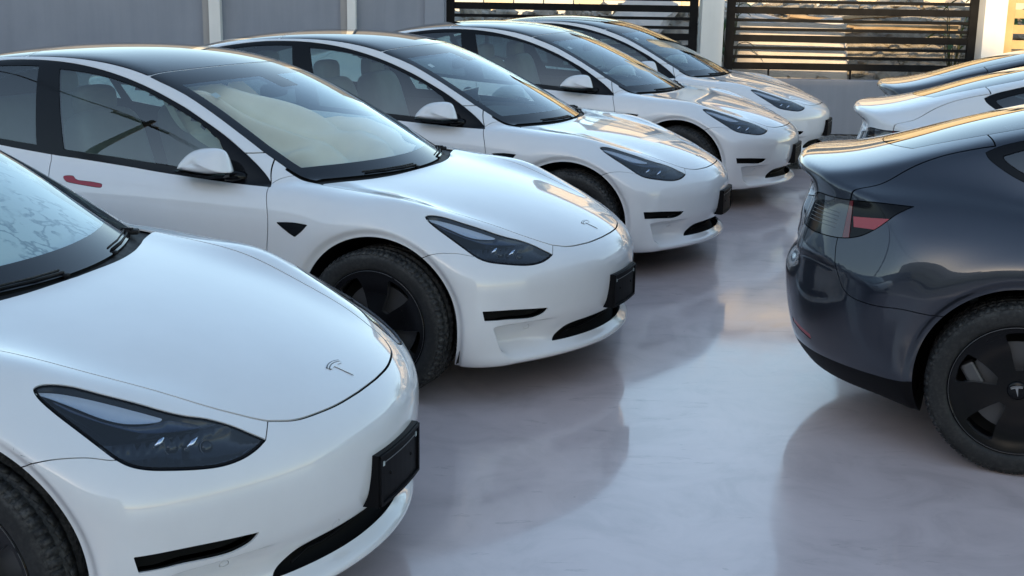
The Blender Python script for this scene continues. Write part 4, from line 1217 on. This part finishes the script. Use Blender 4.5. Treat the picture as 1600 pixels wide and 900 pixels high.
for k in range(5):
    x = -6.9+3.6*k
    MB().box((x, .06, 3.95), (1.3, .10, 1.0)).build('window_frame', M['panelw'], hs_)
    MB().box((x, .02, 3.95), (1.1, .04, .82)).build('window_pane', M['winglass'], hs_)
MB().box((0, 1.5, 4.97), (19.5, 3.5, .14)).build('roof', M['roofm'], hs_)
an = empty('garden_wall', (-.6, 24.6, 0)); tag(an, 'pale panelled garden wall behind the left fence', 'wall', kind='thing')
for k in range(12):
    MB().box((-3.1+.56*k, 0, 1.15), (.535, .10, 2.3)).build('wall_panel', M['panelw'] if k % 3 else M['siding'], an)
# --- tree added to break up the golden reflections with dark patches
M['crown'] = noisy('tree_leaves', (.030,.070,.016), (.075,.125,.03), 3, (.5,.65), 30, .1, .004)
M['bark'] = noisy('tree_bark', (.09,.07,.05), (.15,.12,.09), 8, (.85,.95), 30, .6, .01)
def tree(x, y, h, rr, n, lab, seed):
    rg = np.random.default_rng(seed)
    r = empty('reflection_tree', (x, y, 0)); tag(r, lab, 'tree', 'trees added for reflections')
    tk = MB(); tk.tube([(0,0,0),(.08,.03,h*.3),(-.05,.05,h*.55),(.02,0,h*.8)], [.16,.13,.09,.04], 9)
    C = []
    for k in range(11):
        a = rg.uniform(0, 2*PI); z0 = h*rg.uniform(.35,.65); L = rr*rg.uniform(.5,.95)
        tip = Vector((math.cos(a)*L, math.sin(a)*L, z0+rg.uniform(.2,.9)*(h-z0)))
        tk.tube([(0,0,z0), tip*.5+Vector((0,0,z0*.5+.1)), tip], [.06,.04,.015], 6); C.append(tip)
    tk.build('trunk', M['bark'], r, True)
    c = np.array(C)[rg.integers(0, len(C), n)]+rg.normal(0, rr*.26, (n,3))*[1,1,.8]
    s = rg.uniform(.06,.13,n); u = rg.normal(size=(n,3)); u /= np.linalg.norm(u,axis=1)[:,None]; v = np.cross(u, rg.normal(size=(n,3))); v /= np.linalg.norm(v,axis=1)[:,None]
    V = np.stack([c-u*s[:,None], c-v*(s*.45)[:,None], c+u*s[:,None], c+v*(s*.45)[:,None]], 1).reshape(-1,3)
    obj_from('crown', V, (4*np.arange(n)[:,None]+np.arange(4)), M['crown'], r, smooth=False)
tree(10.2, 21.5, 5.6, 1.9, 2600, 'leafy tree added past the timber gate to darken reflections', 23)

# --- plants by the fence
M['leaf'] = noisy('green_leaf', (.035,.085,.018), (.07,.14,.03), 6, (.45,.6), 40, .1, .004)
M['stalk'] = noisy('plant_stalk', (.06,.07,.03), (.10,.09,.05), 6, (.7,.8), 40, .2, .004)
def plant(x, y, h, n, L, lab, seed):
    rg = np.random.default_rng(seed); z0 = float(mound(np.array([x]), np.array([y]))[0])-.05
    r = empty('leafy_plant', (x, y, z0)); tag(r, lab, 'plant', 'plants by the boundary')
    st = MB()
    for k in range(n):
        a = rg.uniform(0, 2*PI); b = rg.uniform(.3, 1.0); hz = h*rg.uniform(.35, 1)
        pts = [Vector((.04*math.cos(a)*t*3, .04*math.sin(a)*t*3, hz*t)) for t in (0,.5,1)]
        st.tube(pts, [.010,.008,.005], 5)
        mb = MB(); V = []; F = []; m_ = 9; w = L*rg.uniform(.07,.11)
        for i in range(m_):
            t = i/(m_-1); rr_ = L*t*b; zz = hz+L*(.55*t-.95*t*t*b)
            p = Vector((math.cos(a)*rr_+pts[-1].x, math.sin(a)*rr_+pts[-1].y, zz)); q = Vector((-math.sin(a), math.cos(a), 0))*w*math.sin(PI*min(.97, t*.92+.06))
            V += [p-q, p-Vector((0,0,.25*w)), p+q]
        for i in range(m_-1):
            F += [(3*i,3*i+1,3*i+4,3*i+3),(3*i+1,3*i+2,3*i+5,3*i+4)]
        mb.add(V, F); mb.build('leaf', M['leaf'], r, True)
    st.build('stem', M['stalk'], r, True)
plant(2.68, 16.5, 1.15, 14, .34, 'dark leafy plant hugging the white column between the fences', 4)
plant(5.60, 16.7, 1.0, 14, .34, 'leafy plant between the right fence and the sunlit column', 5)
plant(6.35, 17.3, 1.3, 18, .7, 'bright leafy plant behind the timber gate', 6)

sw_ = MB().box((-12.6, 2.0, 1.5), (.2, 28, 3.0)).build('side_wall', M['lowgrey']); tag(sw_, 'grey side wall closing the yard on the left', 'wall', kind='thing')
# --- behind the camera: a block added out of view to shade the yard, a utility pole with wires (seen as reflections)
M['bldg'] = wall_mat('beige_render', (.46,.44,.41), (.53,.51,.47))
bb = empty('shade_block', (-4, -40, 0)); tag(bb, 'unseen rendered apartment block added to shade the yard', 'building')
rise = 56.0/abs(math.cos(SUN_AZ))*math.tan(SUN_EL); sh = 56.0*math.tan(SUN_AZ-PI)
SEG = [(-60,2.62-sh,rise+2.4),(2.62-sh,4.3-sh,rise+.85),(4.3-sh,5.66-sh,rise+1.25),(5.66-sh,20,rise+1.02)]  # roof edge stepped to place its shadow on the columns and rubble
MB().box((-16, -6.05, (rise+.70)/2), (80, 12, rise+.70)).build('wall', M['bldg'], bb)
for i, (x0, x1, H) in enumerate(SEG):
    MB().box(((x0+x1)/2+4, -.22, H/2+rise/2), (x1-x0, .36+.01*i, H-rise)).build('shadow_parapet', M['bldg'], bb)
for k in range(15):
    for z in (1.8, 5.0, 8.2, 11.4):
        x = -52+4.4*k
        MB().box((x+4, .03, z), (1.7, .10, 1.5)).build('window_frame', M['panelw'], bb); MB().box((x+4, .07, z), (1.5, .06, 1.3)).build('window_pane', M['winglass'], bb)

# --- cream cloth spread behind the windshield of the second car
ny, nv = 120, 60
U, Vv = np.meshgrid(np.linspace(0,1,ny+1), np.linspace(0,1,nv+1), indexing='ij')
yy = .590+(.10-.75*Vv**1.6-.590)*U
xx = (2.06+.36*yy*yy)*(1-Vv)+(1.20+.47*yy*yy)*Vv
q1 = 9.0*U+2.2*Vv+1.0*np.sin(4*Vv+3*U); q2 = 29*U-6*Vv+1.2*np.sin(9*U)
amp = .45+.55*np.sin(PI*np.clip(Vv*1.02,0,1))
fold = amp*(.23*np.abs(np.sin(q1))**1.5+.030*np.sin(q2))
heap = .05*np.exp(-((Vv-.84)/.07)**2)*(1+.6*np.sin(16*U))
dp = np.maximum(.040+fold-heap, .020)
pc = np.stack([xx.ravel(), yy.ravel(), np.full(xx.size, 1.5)], 1)
for _ in range(300):
    dd = body(pc)
    if dd.max() < 1e-4: break
    pc[:,2] -= np.where(dd > 1e-4, np.maximum(dd*.6, 2e-4), 0)
Vc = pc-unit(grad(pc))*dp.ravel()[:,None]-XO
Fc = [(i*(nv+1)+j, (i+1)*(nv+1)+j, (i+1)*(nv+1)+j+1, i*(nv+1)+j+1) for i in range(ny) for j in range(nv)]
cl = obj_from('dust_cloth', Vc, np.array(Fc), M['cloth'])
cl.location = cars[1].location; cl.rotation_euler = cars[1].rotation_euler
tag(cl, 'rumpled cream cloth spread behind the windshield of the second white car', 'cloth')
# --- pale sunshade behind the windshield of the nearest car, with dark blotchy veins
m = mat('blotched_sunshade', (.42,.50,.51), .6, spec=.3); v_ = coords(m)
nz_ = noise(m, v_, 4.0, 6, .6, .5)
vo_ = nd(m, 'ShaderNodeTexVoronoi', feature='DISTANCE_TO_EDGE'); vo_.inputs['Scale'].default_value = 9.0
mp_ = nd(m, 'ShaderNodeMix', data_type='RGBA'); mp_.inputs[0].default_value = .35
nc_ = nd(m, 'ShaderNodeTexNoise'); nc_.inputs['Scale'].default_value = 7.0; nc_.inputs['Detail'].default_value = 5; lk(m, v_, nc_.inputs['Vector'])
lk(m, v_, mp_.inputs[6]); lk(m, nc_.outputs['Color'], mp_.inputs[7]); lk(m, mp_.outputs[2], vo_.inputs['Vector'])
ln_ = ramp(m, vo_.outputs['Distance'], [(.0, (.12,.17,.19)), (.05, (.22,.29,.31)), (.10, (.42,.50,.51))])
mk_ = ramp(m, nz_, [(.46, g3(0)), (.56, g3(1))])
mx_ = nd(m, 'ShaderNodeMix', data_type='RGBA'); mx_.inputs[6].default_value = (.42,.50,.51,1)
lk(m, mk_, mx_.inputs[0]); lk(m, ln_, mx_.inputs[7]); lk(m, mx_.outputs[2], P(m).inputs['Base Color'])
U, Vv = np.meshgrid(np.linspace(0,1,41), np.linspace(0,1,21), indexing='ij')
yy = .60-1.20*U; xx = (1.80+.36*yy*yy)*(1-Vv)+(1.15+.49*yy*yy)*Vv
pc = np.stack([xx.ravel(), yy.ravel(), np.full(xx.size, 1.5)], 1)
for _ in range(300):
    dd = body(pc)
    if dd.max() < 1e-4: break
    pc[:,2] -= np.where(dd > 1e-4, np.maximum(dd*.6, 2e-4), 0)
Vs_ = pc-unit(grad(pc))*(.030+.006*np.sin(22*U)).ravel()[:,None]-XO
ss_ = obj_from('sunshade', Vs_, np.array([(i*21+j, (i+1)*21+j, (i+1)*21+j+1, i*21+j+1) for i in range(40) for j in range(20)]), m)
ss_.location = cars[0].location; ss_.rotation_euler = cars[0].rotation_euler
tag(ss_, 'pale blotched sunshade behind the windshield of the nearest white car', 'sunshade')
# --- utility pole and wires left of the yard (seen reflected in the side glass)
M['polewood'] = noisy('dark_pole', (.05,.042,.035), (.08,.07,.06), 5, (.8,.9), 30, .3, .01)
up = empty('utility_pole', (-11.2, 2.3, 0)); tag(up, 'dark wooden utility pole with a crossarm left of the yard', 'pole')
MB().tube([(0,0,0),(0,0,8.4)], [.11,.08], 12).build('post', M['polewood'], up, True)
MB().box((0,.1,7.95), (.09,1.7,.09)).build('crossarm', M['polewood'], up)
for y in (-.75,-.3,.5,.95): MB().add(*lathe([(.01,.0),(.035,.02),(.05,.05),(.03,.09),(.01,.1)], 10)).build('insulator', M['panelw'], up).matrix_local = Matrix.Translation((0,y,8.0)) @ Matrix.Rotation(PI/2,4,'X')
def wire(a, b, sag, lab):
    a, b = Vector(a), Vector(b)
    o = MB().tube([a.lerp(b, t)-Vector((0,0,4*sag*t*(1-t))) for t in np.linspace(0,1,25)], .011, 5).build('overhead_wire', M['polewood'], None, True)
    tag(o, lab, 'wire', 'wires on the utility pole')
for k, y in enumerate((-.75,-.3,.5,.95)):
    wire((-11.2,2.3+y,8.1), (-10.0+.4*k,30,8.6+.2*k), .5+.1*k, ('lowest','second','third','topmost')[k]+' overhead wire running from the pole towards the back wall')
    wire((-11.2,2.3+y,8.1), (-12.5-.5*k,-30,8.3+.2*k), .5+.1*k, ('lowest','second','third','topmost')[k]+' overhead wire running from the pole past the added block')
